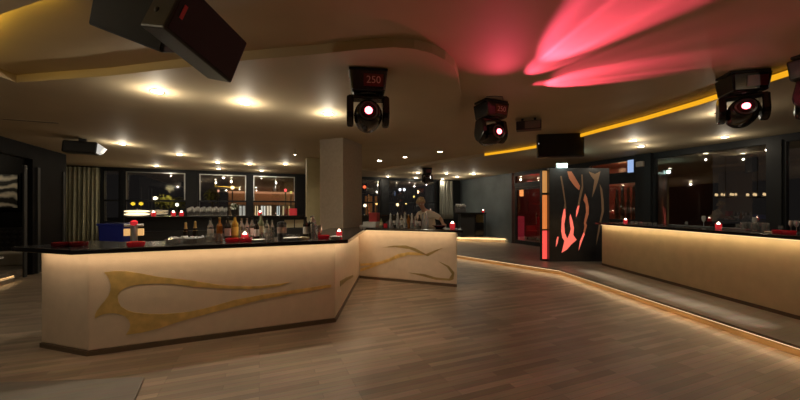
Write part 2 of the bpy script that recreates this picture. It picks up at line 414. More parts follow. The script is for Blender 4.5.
MB().prism([loc2(p) for p in in13]+[loc2(p) for p in reversed(in48)], 0.0, BT-0.05).build('carcass', M_carcass, bar)
to, ti = offset_poly(ext(A, 0.10, 0.16), 0.19), skew(offset_poly(ext(A, 0.10, 0.16), -0.55), 0.22)
MB().prism([loc2(p) for p in to]+[loc2(p) for p in reversed(ti)], BT-0.05, BT).build('worktop', M_top, bar, bevel=0.008)
l0, l1 = offset_poly(ext(A, -0.03, -0.03), 0.035), offset_poly(ext(A, -0.03, -0.03), 0.015)
MB().prism([loc2(p) for p in l0]+[loc2(p) for p in reversed(l1)], BT-0.066, BT-0.051).build('led_strip', M_warmled, bar)

for part in list(bar.children):      # the bar is built around the pillar: notch it out
    if part.name.split('.')[0] in ('front_panel', 'plinth', 'carcass', 'worktop'):
        bo_ = part.modifiers.new('notch', 'BOOLEAN'); bo_.operation = 'DIFFERENCE'; bo_.object = PIL; bo_.solver = 'EXACT'
        while part.modifiers[0] != bo_ and part.modifiers.find('notch') > 0: part.modifiers.move(part.modifiers.find('notch'), 0)
def plane_pt(px, py, P, Q):       # sight line of a pixel meets the vertical plane through P,Q
    a = (px-CX)/F; d = Q-P
    y = (P.x*d.y-P.y*d.x)/(a*d.y-d.x)
    return Vector((a*y, y, HC+(HY-py)/F*y))
def inlay(pxs, P, Q, m, t=0.006):
    e = (Q-P).normalized(); n = Vector((e.y, -e.x, 0))
    o3 = Vector((org.x, org.y, 0))
    MB().plate([plane_pt(x, y, P, Q)-o3-n*0.001 for x, y in pxs], n, t).build('gold_inlay', m, bar)
G1 = [(104,272.3),(115,271),(127.6,271.3),(144,274),(160,277),(175,278.6),(190,280.2),(205,282.5),(221,285),(235,286),(248.7,286.2),(262,285.8),(280,283.5),(290,281.9),
      (280,285.8),(262,288.2),(248.7,288.8),(235,288.8),(221,288.3),(205,287.4),(190,286.3),(178,284.6),(168,283.6),(155,283.5),(140.5,284.3),(130,286),(124.3,288.5),(119.5,292),(117.8,296.7),(118.6,302),(121,306.4),(127,310),(134,312.3),(147,313.8),(160,314),(175,313.2),(190,311.6),(207.5,307.6),(235,299.8),(262.5,294.6),(295.5,289.6),(331,284.4),
      (331,287.2),(295.5,293.2),(262.5,299.3),(235,306.4),(207.5,313.8),(180,321.3),(160,328),(142,332.5),(126,334.7),(129.5,329),(130.5,324.5),(129,320),(125.5,316.5),(121,314.5),(115,313.2),(109.7,313.2),(104,314),(100,315.4),(95,318.4),(95.3,314),(96.6,311.3),(100.5,306),(104.8,300.9),(108.6,295.5),(110.6,290.2),(110.9,285),(109.7,280.4),(107.5,276)]
inlay(G1, A[1], A[2], M_gold)
inlay([(340,286.5),(346,281),(353,277),(353,275),(346,277.5),(340,281)], A[2], A[3], M_golddim)
inlay([(360.5,263.5),(372,263),(380,261.5),(390,258),(398,254),(408,252),(418,252.5),(426,255),(418,255.3),(408,255),(398,258),(388,262),(380,264.5),(370,268.5),(360.5,271.5),(360.5,268.5),(368,266.8),(372,265.4),(366,265.4),(360.5,266)], A[3], A[4], M_gold)
inlay([(382,247.5),(394,245.6),(406,245.4),(416,248.5),(426,254),(436,249.8),(444,247.6),(436,251.5),(428,256.2),(420,253.4),(410,249.2),(396,247.2)], A[3], A[4], M_golddim)
inlay([(408,272.5),(424,274),(436,277.4),(449,278.6),(452,274),(447,267),(438,261),(449,266),(454.5,272.5),(453.5,279.2),(450,280.6),(436,279.8),(422,276)], A[3], A[4], M_golddim)

def area(name, p, q, z, w, power, col, tilt_n=None, tilt=0.0):
    """long LED tape from p to q, shining down (tilted towards tilt_n)"""
    l = bpy.data.lights.new(name, 'AREA'); l.shape = 'RECTANGLE'; L = (q-p).length
    l.size = L; l.size_y = w; l.energy = power*L; l.color = col
    o = bpy.data.objects.new(name, l); COL.objects.link(o)
    m = (p+q)/2; x = Vector(((q-p).x/L, (q-p).y/L, 0))
    down = Vector((0, 0, -1))
    if tilt_n is not None: down = (down+Vector((tilt_n.x, tilt_n.y, 0))*tilt).normalized()
    zax = -down; yax = zax.cross(x).normalized(); xax = yax.cross(zax)
    R3 = Matrix((xax, yax, zax)).transposed()
    o.matrix_world = Matrix.Translation((m.x, m.y, z)) @ R3.to_4x4()
    return o
WARM = (1.0, 0.71, 0.44)
ledl = offset_poly(ext(A, -0.05, -0.05), 0.10)
for i in range(4):
    e = (A[i+1]-A[i]).normalized(); n = Vector((-e.y, e.x))
    area('bar_led', ledl[i], ledl[i+1], BT-0.056, 0.03, 1.05, WARM, n, 0.03)

# ------------------------------------------------------------------ right bar
RB = [Vector((4.93, 8.30)), Vector((4.93, 1.6))]      # guest-side face, far end first
rbar = empty('bar_counter', (4.93, 5, 0), 0, 'straight pale wooden bar with black worktop on the right stage', 'bar counter')
RT = 1.165
MB().box(0, 0.10, -3.4, 3.30, ZS+0.05, RT-0.05).build('front_panel', M_maple, rbar, bevel=0.004)
MB().box(-0.0, 0.09, -3.4, 3.30, ZS, ZS+0.05).build('plinth', M_plinth, rbar)
MB().box(0.105, 0.55, -3.38, 3.28, ZS, RT-0.05).build('carcass', M_carcass, rbar)
MB().box(-0.14, 0.62, -3.45, 3.34, RT-0.05, RT).build('worktop', M_top, rbar, bevel=0.006)
MB().box(-0.035, -0.015, -3.38, 3.28, RT-0.066, RT-0.051).build('led_strip', M_warmled, rbar)
area('bar_led', Vector((4.85, 8.25)), Vector((4.85, 1.7)), RT-0.056, 0.03, 1.05, (1.0, 0.74, 0.42), Vector((1, 0)), 0.18)

# step LEDs
stl = offset_poly(STEP, 0.012)
sl = MB()
a_, b_ = offset_poly(STEP, 0.020), offset_poly(STEP, 0.032)
sl.prism([tuple(p) for p in a_]+[tuple(p) for p in reversed(b_)], ZS-0.040, ZS-0.0285)
sl.build('led_strip', M_warmled, st)
for i in range(4):
    e = (STEP[i+1]-STEP[i]).normalized(); n = Vector((-e.y, e.x))
    area('step_led', stl[i], stl[i+1], ZS-0.031, 0.02, 0.75, (1.0, 0.63, 0.32), n, 0.4)
# upper platform at the far stage corner
pf = [Vector((2.2, 14.75)), Vector((4.35, 14.0))]
pp = MB().prism([tuple(pf[0]), tuple(pf[1]), uv(9.36, 12.6), uv(9.36, 14.69), uv(7.2, 14.69)], ZS, ZS+0.16)
po = struct(pp, 'platform', M_stage, label='second step in the far stage corner')
e = (pf[1]-pf[0]).normalized(); n = Vector((e.y, -e.x))
area('step_led', pf[0]+n*0.05, pf[1]+n*0.05, ZS+0.15, 0.02, 3.0, (1.0, 0.62, 0.25), -n, 0.6)
MB().plate([(pf[0].x+n.x*.012, pf[0].y+n.y*.012, ZS+0.10), (pf[1].x+n.x*.012, pf[1].y+n.y*.012, ZS+0.10), (pf[1].x+n.x*.012, pf[1].y+n.y*.012, ZS+0.13), (pf[0].x+n.x*.012, pf[0].y+n.y*.012, ZS+0.13)], (-n.x, -n.y, 0), 0.01).build('led_strip', M_warmled, po)
# niche step LED
p0, p1 = Vector(uv(uLW+0.13, nv0)), Vector(uv(uLW+0.13, 9.45))
area('step_led', p0, p1, 0.13, 0.02, 0.5, (1.0, 0.66, 0.3), Vector(uv(-1, 0)), 0.3)

m = MB(); uvbox(m, uLW+0.121, uLW+0.131, nv0+.02, 9.44, 0.09, 0.10); m.build('led_strip', glow('dim warm led strip', (1, 0.66, 0.32, 1), 0.35), stp)
# ------------------------------------------------------------------ ceiling coves
def cove(pts, label, name='cove_light', m=M_yled, d=0.012, z0=Z1+0.006, z1=Z2-0.02):
    pts = [Vector(p) for p in pts]
    a, b = offset_poly(pts, d), offset_poly(pts, d*0.15)
    o = MB().prism([tuple(p) for p in a]+[tuple(p) for p in reversed(b)], z0, z1).build(name, m)
    return tag(o, label, 'light strip')
hp = HOLE[0:12]
cove(list(reversed(hp[:11])), 'yellow light strip along the curved ceiling edge on the right')
for a_, b_ in (((-2.48,2.36),(-2.97,2.53)), ((-2.97,2.53),(-4.33,3.3)), ((-2.3,0.9),(-2.3,1.7))):
    a_, b_ = Vector(a_), Vector(b_); e = (b_-a_).normalized(); n = Vector((e.y, -e.x)) if a_.y > 2 else Vector((1, 0))
    if n.y < -0.5: n = -n
    o_ = area('cove_led', a_+n*0.012, b_+n*0.012, Z1+0.045, 0.03, 0.55, (1, 0.62, 0.06), n, 40)
# ------------------------------------------------------------------ downlights
def mk_down(m, name):
    def f():
        o = empty(name, cat='ceiling light')
        MB().lathe([(0.078, 0.0), (0.078, -0.008), (0.060, -0.010), (0.060, 0.0)], 20).build('trim_ring', M_steel, o, smooth=True)
        MB().lathe([(0.058, 0.0), (0.058, -0.007), (0.03, -0.013)], 16).build('lamp', m, o, smooth=True)
        return o
    return Proto(f)
DS, DN = mk_down(M_star, 'downlight'), mk_down(M_lamp, 'downlight')
def spot(name, loc, power, col, size, blend=0.6, r=0.03, aim=None):
    l = bpy.data.lights.new(name, 'SPOT'); l.energy = power; l.color = col; l.spot_size = math.radians(size); l.spot_blend = blend; l.shadow_soft_size = r
    o = bpy.data.objects.new(name, l); COL.objects.link(o); o.location = loc
    if aim is not None:
        o.rotation_euler = (Vector(aim)-Vector(loc)).to_track_quat('-Z', 'Y').to_euler()
    return o
HAL = (1.0, 0.87, 0.67)
def added_point(loc, power, col):  # added point lamp hung below the ceiling to brighten it, no fixture
    l = bpy.data.lights.new('ceiling_fill', 'POINT'); l.energy = power; l.color = col; l.shadow_soft_size = 0.01
    o = bpy.data.objects.new('ceiling_fill', l); COL.objects.link(o); o.location = loc; return o
GR = 'recessed ceiling downlights'
downs = [  # px, py, kind, power, label
 (157,91,1,95,'bright downlight with star glare left of centre over the front bar'),
 (245,102.5,1,95,'bright starry downlight between the hanging speakers and the pillar'),
 (328,113.5,1,85,'bright starry downlight just left of the red moving head'),
 (379.5,160.5,1,60,'bright downlight just right of the big pillar top'),
 (405,157,0,50,'middle downlight of the three in a row behind the right end of the soffit'),
 (440,151.5,0,50,'rightmost downlight of the three in a row behind the soffit end'),
 (122.5,143.8,0,50,'downlight right of the black projector on the left ceiling'),
 (156.5,166,0,40,'downlight directly above the window behind the beer tap'),
 (179.5,154.5,0,45,'downlight above the gap between the two left windows'),
 (217.6,162.3,0,45,'upper downlight of the pair above the wine glasses'),
 (218.8,168.6,0,35,'lower downlight of the pair above the wine glasses'),
 (249.7,164,0,45,'downlight above the post between two back windows'),
 (261.5,170.6,0,35,'downlight close to the top of the window left of the olive column'),
 (285.4,164,0,45,'downlight above the window left of the olive column'),
 (387.8,176.5,0,30,'small downlight in front of the post right of the pillar'),
 (418,172.7,0,35,'small downlight just left of the far little moving head'),
 (416,178,0,25,'lowest small downlight above the bartender window'),
 (446.5,173.3,0,35,'small downlight right of the far little moving head'),
 (442.7,179,0,25,'small downlight directly above the grey curtain'),
 (457,177,0,45,'small downlight at the corner of the grey stage wall'),
 (473.7,174,0,75,'small downlight nearest the middle of the grey stage wall'),
 (633,140.3,0,55,'upper downlight of the pair left of the wide right window'),
 (641,146.3,0,50,'lower downlight of the pair left of the wide right window'),
 (725,136.8,0,50,'downlight above the middle of the wide right window'),
 (721,112.5,0,55,'downlight below the yellow strip beside the right moving head'),
]
for px, py, k, pw, lb in downs:
    p = ceil_z(px, py)
    (DS if k else DN).put(p, 0, lb, GR)
    
    if p.z < Z2-0.01: added_point((p.x, p.y, p.z-0.16), 6.0 if k else pw*(0.07 if px > 600 else 0.11), HAL)
    spot('down_spot', (p.x, p.y, p.z-0.015), pw*(0.55 if k else 0.7 if py > 160 and px < 480 else 0.36), HAL, 130, 0.9, 0.02, (p.x, p.y, 0))
# fill lamps added outside the view, without fixtures, for bar and floor
for x, y, pw in ((-3.0, 1.6, 12), (-1.2, 0.6, 34), (1.2, -0.6, 18), (5.6, 2.6, 7), (-6.2, 3.0, 12), (4.6, 0.6, 6)):
    z = Z2 if in_poly(x, y, HOLE) else Z1
    
    if z < Z2: added_point((x, y, z-0.13), 7, HAL)
    spot('down_spot', (x, y, z-0.015), pw, HAL, 130, 0.9, 0.02, (x, y, 0))
# stage lights raking the strip of floor in front of the right bar
for y in [7.5-.28*i for i in range(13)]:
    spot('stage_beam', (4.36, y, Z1-0.03), 125, (1, .92, .78), 12, 0.9, 0.02, (4.16+.03*(7.4-y), y, 0))

# ------------------------------------------------------------------ moving heads
M_redlens = glow('red beam lens', (1, 0.10, 0.14, 1), 9)
M_redlens2 = glow('red beam core', (1, 0.62, 0.62, 1), 40)
M_disp = mat('red wash tinted panel', (0.16, 0.02, 0.025, 1), 0.3, spec=0.6)  # red light from the wash put into panel and lettering colour
M_pink = mat('pale lettering', (0.85, 0.50, 0.48, 1), 0.5)
def moving_head(loc, rz, tilt, label, s=1.0, text=True, lit=True, pan=0.0):
    o = empty('moving_head_light', loc, rz, label, 'stage light', 'moving head lights'); o.scale = (s, s, s)
    MB().box(-0.20, 0.20, -0.13, 0.13, -0.03, 0.0).build('mount_plate', M_black, o, bevel=0.006)
    b = MB().hexa([(-0.17,-0.15,-0.25),(0.17,-0.15,-0.25),(0.17,0.15,-0.25),(-0.17,0.15,-0.25),(-0.195,-0.17,-0.035),(0.195,-0.17,-0.035),(0.195,0.17,-0.035),(-0.195,0.17,-0.035)])
    base = b.build('base', M_gloss, o, bevel=0.02)
    pl = MB().hexa([(-0.05,-0.160,-0.20),(0.15,-0.160,-0.20),(0.15,-0.150,-0.20),(-0.05,-0.150,-0.20),(-0.05,-0.172,-0.08),(0.15,-0.172,-0.08),(0.15,-0.162,-0.08),(-0.05,-0.162,-0.08)]).build('display_panel', M_disp, base)
    if text:
        cu = bpy.data.curves.new('lettering', 'FONT'); cu.body = '250'; cu.size = 0.10; cu.align_x = 'CENTER'; cu.align_y = 'CENTER'; cu.extrude = 0.001
        tmp = bpy.data.objects.new('lettering_outline', cu); COL.objects.link(tmp)
        bpy.context.view_layer.update()
        me = bpy.data.meshes.new_from_object(tmp.evaluated_get(bpy.context.evaluated_depsgraph_get()))
        bpy.data.objects.remove(tmp); me.materials.clear(); me.materials.append(M_pink)
        to_ = bpy.data.objects.new('lettering', me); COL.objects.link(to_); to_.parent = base
        to_.location = (0.05, -0.1675, -0.14); to_.rotation_euler = (math.radians(90+5.7), 0, 0)
    yk = empty('yoke', (0, 0, 0), pan); yk.parent = o
    ym = MB().lathe([(0.13, -0.27), (0.14, -0.245)], 24)
    ym.box(-0.205, 0.205, -0.08, 0.08, -0.30, -0.265)
    bridge = ym.build('bridge', M_gloss, yk, bevel=0.012)
    for sx in (-1, 1):
        prof = [(-0.08, -0.27), (0.08, -0.27)]+[(0.115*math.cos(t_), -0.45+0.135*math.sin(t_)) for t_ in [math.radians(20-22*q_) for q_ in range(11)]]
        x0, x1 = (0.150, 0.222) if sx > 0 else (-0.222, -0.150)
        m = Matrix(((0,0,1,0),(1,0,0,0),(0,1,0,0),(0,0,0,1)))
        MB().prism(prof, x0, x1, m).build('arm', M_gloss, yk, bevel=0.02, seg=3)
    hd = empty('head', (0, 0, -0.47), 0); hd.parent = yk; hd.rotation_euler = (tilt, 0, 0)
    mt = Matrix.Rotation(math.radians(90), 4, 'X')
    prof = [(0.02, -0.225), (0.09, -0.21), (0.13, -0.15), (0.147, -0.05), (0.149, 0.03), (0.142, 0.09), (0.125, 0.145), (0.105, 0.162), (0.098, 0.155)]
    shell = MB().lathe(prof, 28, mt).build('shell', M_gloss, hd, smooth=True)
    MB().lathe([(0.096, 0.15), (0.097, 0.172), (0.083, 0.178), (0.08, 0.155)], 28, mt).build('lens_rim', M_dsteel, shell, smooth=True)
    MB().lathe([(0.082, 0.158), (0.06, 0.172), (0.02, 0.178)], 24, mt).build('lens', mat('dark lens glass', (0.05, 0.015, 0.02, 1), 0.05, spec=0.8), shell, smooth=True)
    if lit:
        MB().lathe([(0.040, 0.171), (0.036, 0.184), (0.005, 0.188)], 16, mt).build('beam_glow', M_redlens, shell, smooth=True)
        MB().lathe([(0.017, 0.185), (0.014, 0.192), (0.003, 0.193)], 12, mt).build('beam_core', M_redlens2, shell, smooth=True)
    return o
M_ = math.radians
h1 = on_z(367, 68.5, Z1); moving_head((h1.x, h1.y+0.10, Z1), M_(8), M_(-6), 'largest black moving head with red beam, hanging from the soffit right of the pillar')
h2 = on_z(492, 101, Z2); moving_head((h2.x, h2.y+0.05, Z2), M_(24), M_(-4), 'black moving head with lettering panel tinted for the red wash, under the red-washed ceiling')
h3 = on_z(744, 73, Z2); moving_head((h3.x, h3.y+0.02, Z2), M_(-14), M_(-14), 'black moving head with red beam on the right beside the yellow strip', 0.95, False, pan=M_(-20))
h4 = on_z(427, 168, Z1); moving_head((h4.x, h4.y, Z1), M_(5), M_(-40), 'tiny distant dark moving head above the bartender', 0.85, False, False)
h5 = on_z(806, 55, Z2); moving_head((h5.x+0.12, h5.y, Z2), M_(20), M_(-70), 'black moving head cut off by the right edge of the picture', 0.95, False, False)

# the beams of the second head: two lobes raking the upper ceiling
RED = (1.0, 0.085, 0.20)
def gobo_spot(loc, aim, power, size, blend, scale, lo, seed):
    o = spot('red_beam', loc, power, RED, size, blend, 0.012, aim)
    l = o.data; l.use_nodes = True; nt = l.node_tree; L = nt.links.new
    em = next(n for n in nt.nodes if n.type == 'EMISSION')
    tc = nt.nodes.new('ShaderNodeTexCoord'); sp = nt.nodes.new('ShaderNodeSeparateXYZ'); L(tc.outputs['Normal'], sp.inputs[0])
    dv = nt.nodes.new('ShaderNodeMath'); dv.operation = 'DIVIDE'; L(sp.outputs['X'], dv.inputs[0]); L(sp.outputs['Z'], dv.inputs[1])
    no = nt.nodes.new('ShaderNodeTexNoise'); no.noise_dimensions = '1D'; no.inputs['Scale'].default_value = scale; no.inputs['Detail'].default_value = 3
    ad = nt.nodes.new('ShaderNodeMath'); ad.inputs[1].default_value = seed; L(dv.outputs[0], ad.inputs[0]); L(ad.outputs[0], no.inputs['W'])
    mr = nt.nodes.new('ShaderNodeMapRange'); mr.inputs['From Min'].default_value = 0.35; mr.inputs['From Max'].default_value = 0.65
    mr.inputs['To Min'].default_value = lo; mr.inputs['To Max'].default_value = 1.0; L(no.outputs['Fac'], mr.inputs['Value'])
    L(mr.outputs[0], em.inputs['Strength']); em.inputs['Color'].default_value = (1, 1, 1, 1)
    return o
s2 = Vector((h2.x+0.02, h2.y-0.42, 2.60))
def aim(az, el): 
    a, e = M_(az), M_(el); return s2+Vector((math.sin(a)*math.cos(e), -math.cos(a)*math.cos(e), math.sin(e)))
gobo_spot(s2, aim(12, 10), 640, 34, 0.6, 6, 0.55, 3.1)
gobo_spot(s2, aim(16, 25), 130, 29, 0.7, 7, 0.5, 3.1)
gobo_spot(s2, aim(63, 25), 230, 34, 0.55, 9, 0.6, 8.7)
gobo_spot(s2, aim(44, 18), 90, 36, 1.0, 9, 0.7, 1.7)
gobo_spot(s2, aim(56, 40), 26, 20, 0.8, 7, 0.6, 2.2)
spot('red_beam', s2, 42, (1, 0.07, 0.15), 72, 1.0, 0.03, aim(-18, 5))

# ------------------------------------------------------------------ loudspeakers near the viewer
M_badge = mat('red badge', (0.55, 0.05, 0.06, 1), 0.4)
def loudspeaker(loc, rot, w, h, D, k, label, badge):
    o = empty('loudspeaker', loc, 0, label, 'loudspeaker', 'hanging loudspeakers'); o.rotation_euler = rot
    fr = [(-w/2, -D/2, -h/2), (w/2, -D/2, -h/2), (w/2, -D/2, h/2), (-w/2, -D/2, h/2)]
    bk = [(-w/2*k, D/2, -h/2), (w/2*k, D/2, -h/2), (w/2*k, D/2, h/2), (-w/2*k, D/2, h/2)]
    cab = MB().hexa(fr+bk).build('cabinet', M_box, o, bevel=0.012)
    i = 0.012
    MB().box(-w/2+i, w/2-i, -D/2-0.008, -D/2+0.002, -h/2+i, h/2-i).build('grille', M_grille, o, bevel=0.004)
    for sz in (-1, 1):
        MB().lathe([(0.016, 0), (0.016, 0.006), (0.009, 0.012), (0.004, 0.012)], 14, Matrix.Translation((-0.02, 0.02, sz*h/2)) @ Matrix.Rotation(0 if sz > 0 else PI, 4, 'X')).build('rigging_bolt', M_dsteel, o)
    if badge:
        MB().box(-w*0.17, w*0.10, -D/2-0.012, -D/2-0.007, h*0.375, h*0.415).build('badge', M_badge, o)
    return o, cab
r1 = Euler((3.48, 4.37, 3.987), 'XYZ')
sp1, _ = loudspeaker((-1.22, 2.045, 2.519), r1, .316, .452, .235, .72, 'large black loudspeaker hanging nearest the viewer, its grille facing right', True)
sp2, _ = loudspeaker((-1.677, 2.225, 2.753), Euler((0.428, -1.16, -0.484), 'XYZ'), .36, .515, .20, .7, 'second black loudspeaker half hidden behind the nearest one', False)
M_yb = mat('bracket metal', (0.05, 0.045, 0.03, 1), 0.45, 0.5)
for s_, pts in ((sp1, [(-1.25, 2.08, Z2-.003), (-1.25, 2.08, 2.66)]), (sp2, [(-1.72, 2.28, Z2-.003), (-1.72, 2.28, 2.80)])):
    mi = s_.matrix_basis.inverted() if False else (Matrix.Translation(s_.location) @ s_.rotation_euler.to_matrix().to_4x4()).inverted()
    MB().tube([mi @ Vector(p) for p in pts], 0.02, 10).build('bracket', M_yb, s_)

# projector-like spotlight on the left ceiling
p = on_z(83, 146, Z1-0.14); o = empty('projector', (p.x, p.y, Z1), M_(30), 'black ceiling projector with a pale lit end, above the curtain', 'projector')
MB().hexa([(-0.30,-.16,-.30),(0.24,-.16,-.30),(0.24,.16,-.30),(-.30,.16,-.30),(-.28,-.15,-.06),(0.26,-.15,-.06),(0.26,.15,-.06),(-.28,.15,-.06)]).build('body', M_black, o, bevel=0.03)
MB().box(-0.06, 0.06, -0.05, 0.05, -0.07, 0).build('bracket', M_black, o)
MB().hexa([(0.241,-.15,-.29),(0.30,-.10,-.27),(0.30,.10,-.27),(0.241,.15,-.29),(0.261,-.14,-.08),(0.36,-.14,-.16),(0.36,.14,-.16),(0.261,.14,-.08)]).build('reflector', mat('lit reflector', (0.6,.6,.58,1), 0.4, emit=(1,.97,.9,1), es=0.35), o)

# flat screen and strobe by the red wash
d = 7.0; c = at_d(560, 143, d); o = empty('television', (c.x, c.y, Z2), M_(-9), 'black flat screen hanging from the ceiling by the yellow strip', 'television')
hz = (Z2-c.z)
MB().box(-0.45, 0.45, -0.06, 0.06, -hz-0.295, -hz+0.295).build('case', M_black, o, bevel=0.012)
MB().box(-0.43, 0.43, -0.066, -0.059, -hz-0.27, -hz+0.25).build('screen', mat('screen glass', (0.006,.006,.007,1), 0.12), o)
MB().box(-0.45, 0.45, -0.05, 0.07, -hz+0.296, -hz+0.325).build('top_vent', M_dsteel, o)
MB().box(-0.03, 0.03, -0.03, 0.03, -hz+0.32, 0).build('bracket', M_black, o)
MB().box(-0.435, -0.425, -0.070, -0.065, -hz-0.03, -hz+0.0).build('indicator', mat('indicator', (0.8,.8,.8,1), .4, emit=(1,1,1,1), es=0.3), o)
p = on_z(531, 117, Z2); o = empty('strobe_light', (p.x, p.y+0.1, Z2), M_(-22), 'small dark strobe box on the ceiling between moving head and screen', 'strobe light')
MB().box(-0.2, 0.2, -0.09, 0.09, -0.20, -0.05).build('housing', M_black, o, bevel=0.008)
MB().box(-0.06, 0.18, -0.096, -0.088, -0.185, -0.065).build('lamp_glass', mat('strobe glass', (0.18,.13,.11,1), 0.25), o)
MB().box(-0.12, -0.08, -0.04, 0.04, -0.06, -.002).build('bracket', M_black, o); MB().box(0.08, 0.12, -0.04, 0.04, -0.06, -.002).build('bracket', M_black, o)

# track spot left of the pillar and a sprinkler pipe mark
p = on_z(295, 149, Z1); o = empty('spotlight', (p.x, p.y, Z1), 0, 'little hanging spotlight left of the olive column', 'spotlight')
MB().tube([(0,0,0),(0,0,-0.08)], 0.008).build('stem', M_steel, o)
MB().lathe([(0.02,-0.14),(0.032,-0.13),(0.028,-0.07),(0.01,-0.06)], 14).build('housing', M_steel, o, smooth=True)
MB().lathe([(0.018,-0.141),(0.012,-0.146)], 12).build('lamp', M_lamp, o)
spot('spotlight_beam', (p.x, p.y, Z1-0.15), 25, HAL, 150, 0.9, 0.02, (p.x, p.y, 0))
p = on_z(501, 96, Z2)
tag(MB().tube([(p.x-0.2, p.y, Z2-0.01), (p.x+0.02, p.y, Z2-0.01), (p.x+0.03, p.y, Z2-0.05)], 0.007).build('ceiling_hook', M_dsteel), 'thin metal ceiling hook above the second moving head', 'hook')
p0 = on_z(2, 119, Z1); p1 = on_z(58, 123, Z1)
o = empty('ceiling_vent', ((p0.x+p1.x)/2, (p0.y+p1.y)/2, Z1), math.atan2(p1.y-p0.y, p1.x-p0.x), 'long slot vent in the ceiling at the far left', 'vent'); L_ = (p1-p0).length/2
MB().box(-L_, L_, -0.06, -0.03, -0.004, 0).box(-L_, L_, 0.03, 0.06, -0.004, 0).build('frame', M_ceil, o); MB().box(-L_, L_, -0.03, 0.03, -0.004, 0.0).build('slot', M_black, o)
p = on_z(376, 148, Z1)

# ------------------------------------------------------------------ flame panel, light column, exit light
PD = 8.86
X = lambda px, d=PD: (px-CX)/F*d
fp = empty('flame_panel', (4.6, PD, ZS), 0, 'tall black free-standing panel with glowing flame cut-outs', 'decorative panel')
MB().box(X(549.3)-4.6, X(609.5)-4.6, 0.0, 0.16, 0, 2.56-ZS).build('board', mat('black lacquer board', (0.022,.022,.024,1), 0.32, var=0.2, vscale=6), fp, bevel=0.006)
M_fr = mat('red lit flame', (0.6,.12,.08,1), 0.4, emit=(1,.17,.12,1), es=0.62)
M_fo = mat('copper flame', (0.42,.16,.08,1), 0.35, 0.2, emit=(1,.28,.12,1), es=0.10)
M_fb = mat('bronze flame', (0.26,.17,.10,1), 0.35, 0.4, emit=(1,.5,.25,1), es=0.02)
FL = [
 (M_fb, [(560.2,176),(561.6,176),(563.4,186),(565.8,203),(566.2,208.5),(563.5,209.5),(564.6,203),(562.4,189)]),
 (M_fr, [(563.8,208.8),(565.3,208.8),(565.5,217),(564.2,224),(564.8,233),(567.2,238.6),(569.6,233.5),(570.8,229),(569.7,222),(569.6,217),(570.4,214),(571.4,217),(572.8,222),(573.8,228),(573.3,235),(576.5,239.8),(571.4,244.3),(566.8,249.5),(561.6,252.8),(564.4,241),(562.3,237.5),(561.2,230.5),(561.8,219)]),
 (M_fr, [(557.4,236.5),(558.6,237),(557.6,243),(555.8,247),(556.2,241)]),
 (M_fo, [(567.4,171.5),(571.5,171.5),(576,179),(580,186),(579,190.4),(574.5,186),(569,178.5)]),
 (M_fb, [(581.2,174.5),(582.6,174.5),(583.2,188),(580.4,200),(579.4,206),(577.6,206),(580,192),(581.8,186)]),
 (M_fr, [(577.8,205.5),(579.5,205.5),(577.8,213),(576,217.5),(576.2,211)]),
 (M_fo, [(585,193.5),(587,198),(588.8,207),(588.6,214),(585.8,223),(587,225.5),(584.5,234),(583.6,231),(584.6,226),(583.8,223.5),(586,212),(585.6,204),(583.4,200)]),
 (M_fr, [(583.8,232),(584.6,234.5),(581.6,242),(578.6,250.5),(580,241)]),
 (M_fb, [(588.6,171.5),(595,174),(600.4,171.3),(598,181),(595,190),(592,197.5),(593.4,187),(594.4,180),(591,176)]),
 (M_fb, [(599.6,184),(602,189),(603.6,200),(604,211),(601,222),(599.4,232),(597.4,240),(596.2,245),(596.8,237),(599,224),(601.6,211),(601.2,199)])]
for m, pts in FL:
    q = [(X(x)-4.6, -0.004, HC+(HY-y)/F*PD-ZS) for x, y in pts]
    MB().plate(q, (0, 1, 0), 0.010).build('flame_inlay', m, fp)
lc = empty('light_column', (X(545.4, 8.96), 8.98, ZS), 0, 'slim glowing column with orange and red panes beside the flame panel', 'light column')
wc = 0.085; hh = 2.40
MB().box(-wc, wc, -0.0, 0.12, 0, 0.05).box(-wc, -wc+0.014, 0, 0.12, 0.05, hh).box(wc-0.014, wc, 0, 0.12, 0.05, hh).box(-wc+0.014, wc-0.014, 0, 0.12, hh-0.02, hh).box(-wc+0.014, wc-0.014, 0, 0.12, 0.80, 0.84).box(-wc+0.014, wc-0.014, 0, 0.12, 1.74, 1.80).build('frame', M_frame, lc)
for z0, z1, col, es in ((0.05, 0.80, (1,.10,.08,1), 0.62), (0.84, 1.74, (1,.30,.07,1), 0.42), (1.80, hh-0.02, (0.9,.42,.12,1), 0.36)):
    MB().box(-wc+0.015, wc-0.015, 0.02, 0.10, z0, z1).build('pane', mat('lit pane %.1f' % z0, col, 0.3, emit=col, es=es), lc)
MB().box(4.22, 4.50, 8.86, 8.95, 2.575, 2.665)
ex = empty('emergency_light', (X(562.5), PD+0.06, 2.56), 0, 'lit greenish-white emergency light box on top of the flame panel', 'emergency light')
MB().box(-0.15, 0.15, -0.04, 0.04, 0, 0.13).build('housing', M_white, ex, bevel=0.01)
MB().box(-0.135, 0.135, -0.046, -0.04, 0.012, 0.118).build('diffuser', glow('emergency glow', (0.68, 1, 0.93, 1), 3.0), ex)
l = bpy.data.lights.new('emergency_lamp', 'POINT'); l.energy = 3; l.color = (0.7, 1, 0.92); l.shadow_soft_size = 0.05
lo = bpy.data.objects.new('emergency_lamp', l); COL.objects.link(lo); lo.location = (X(562.5), PD-0.08, 2.63)

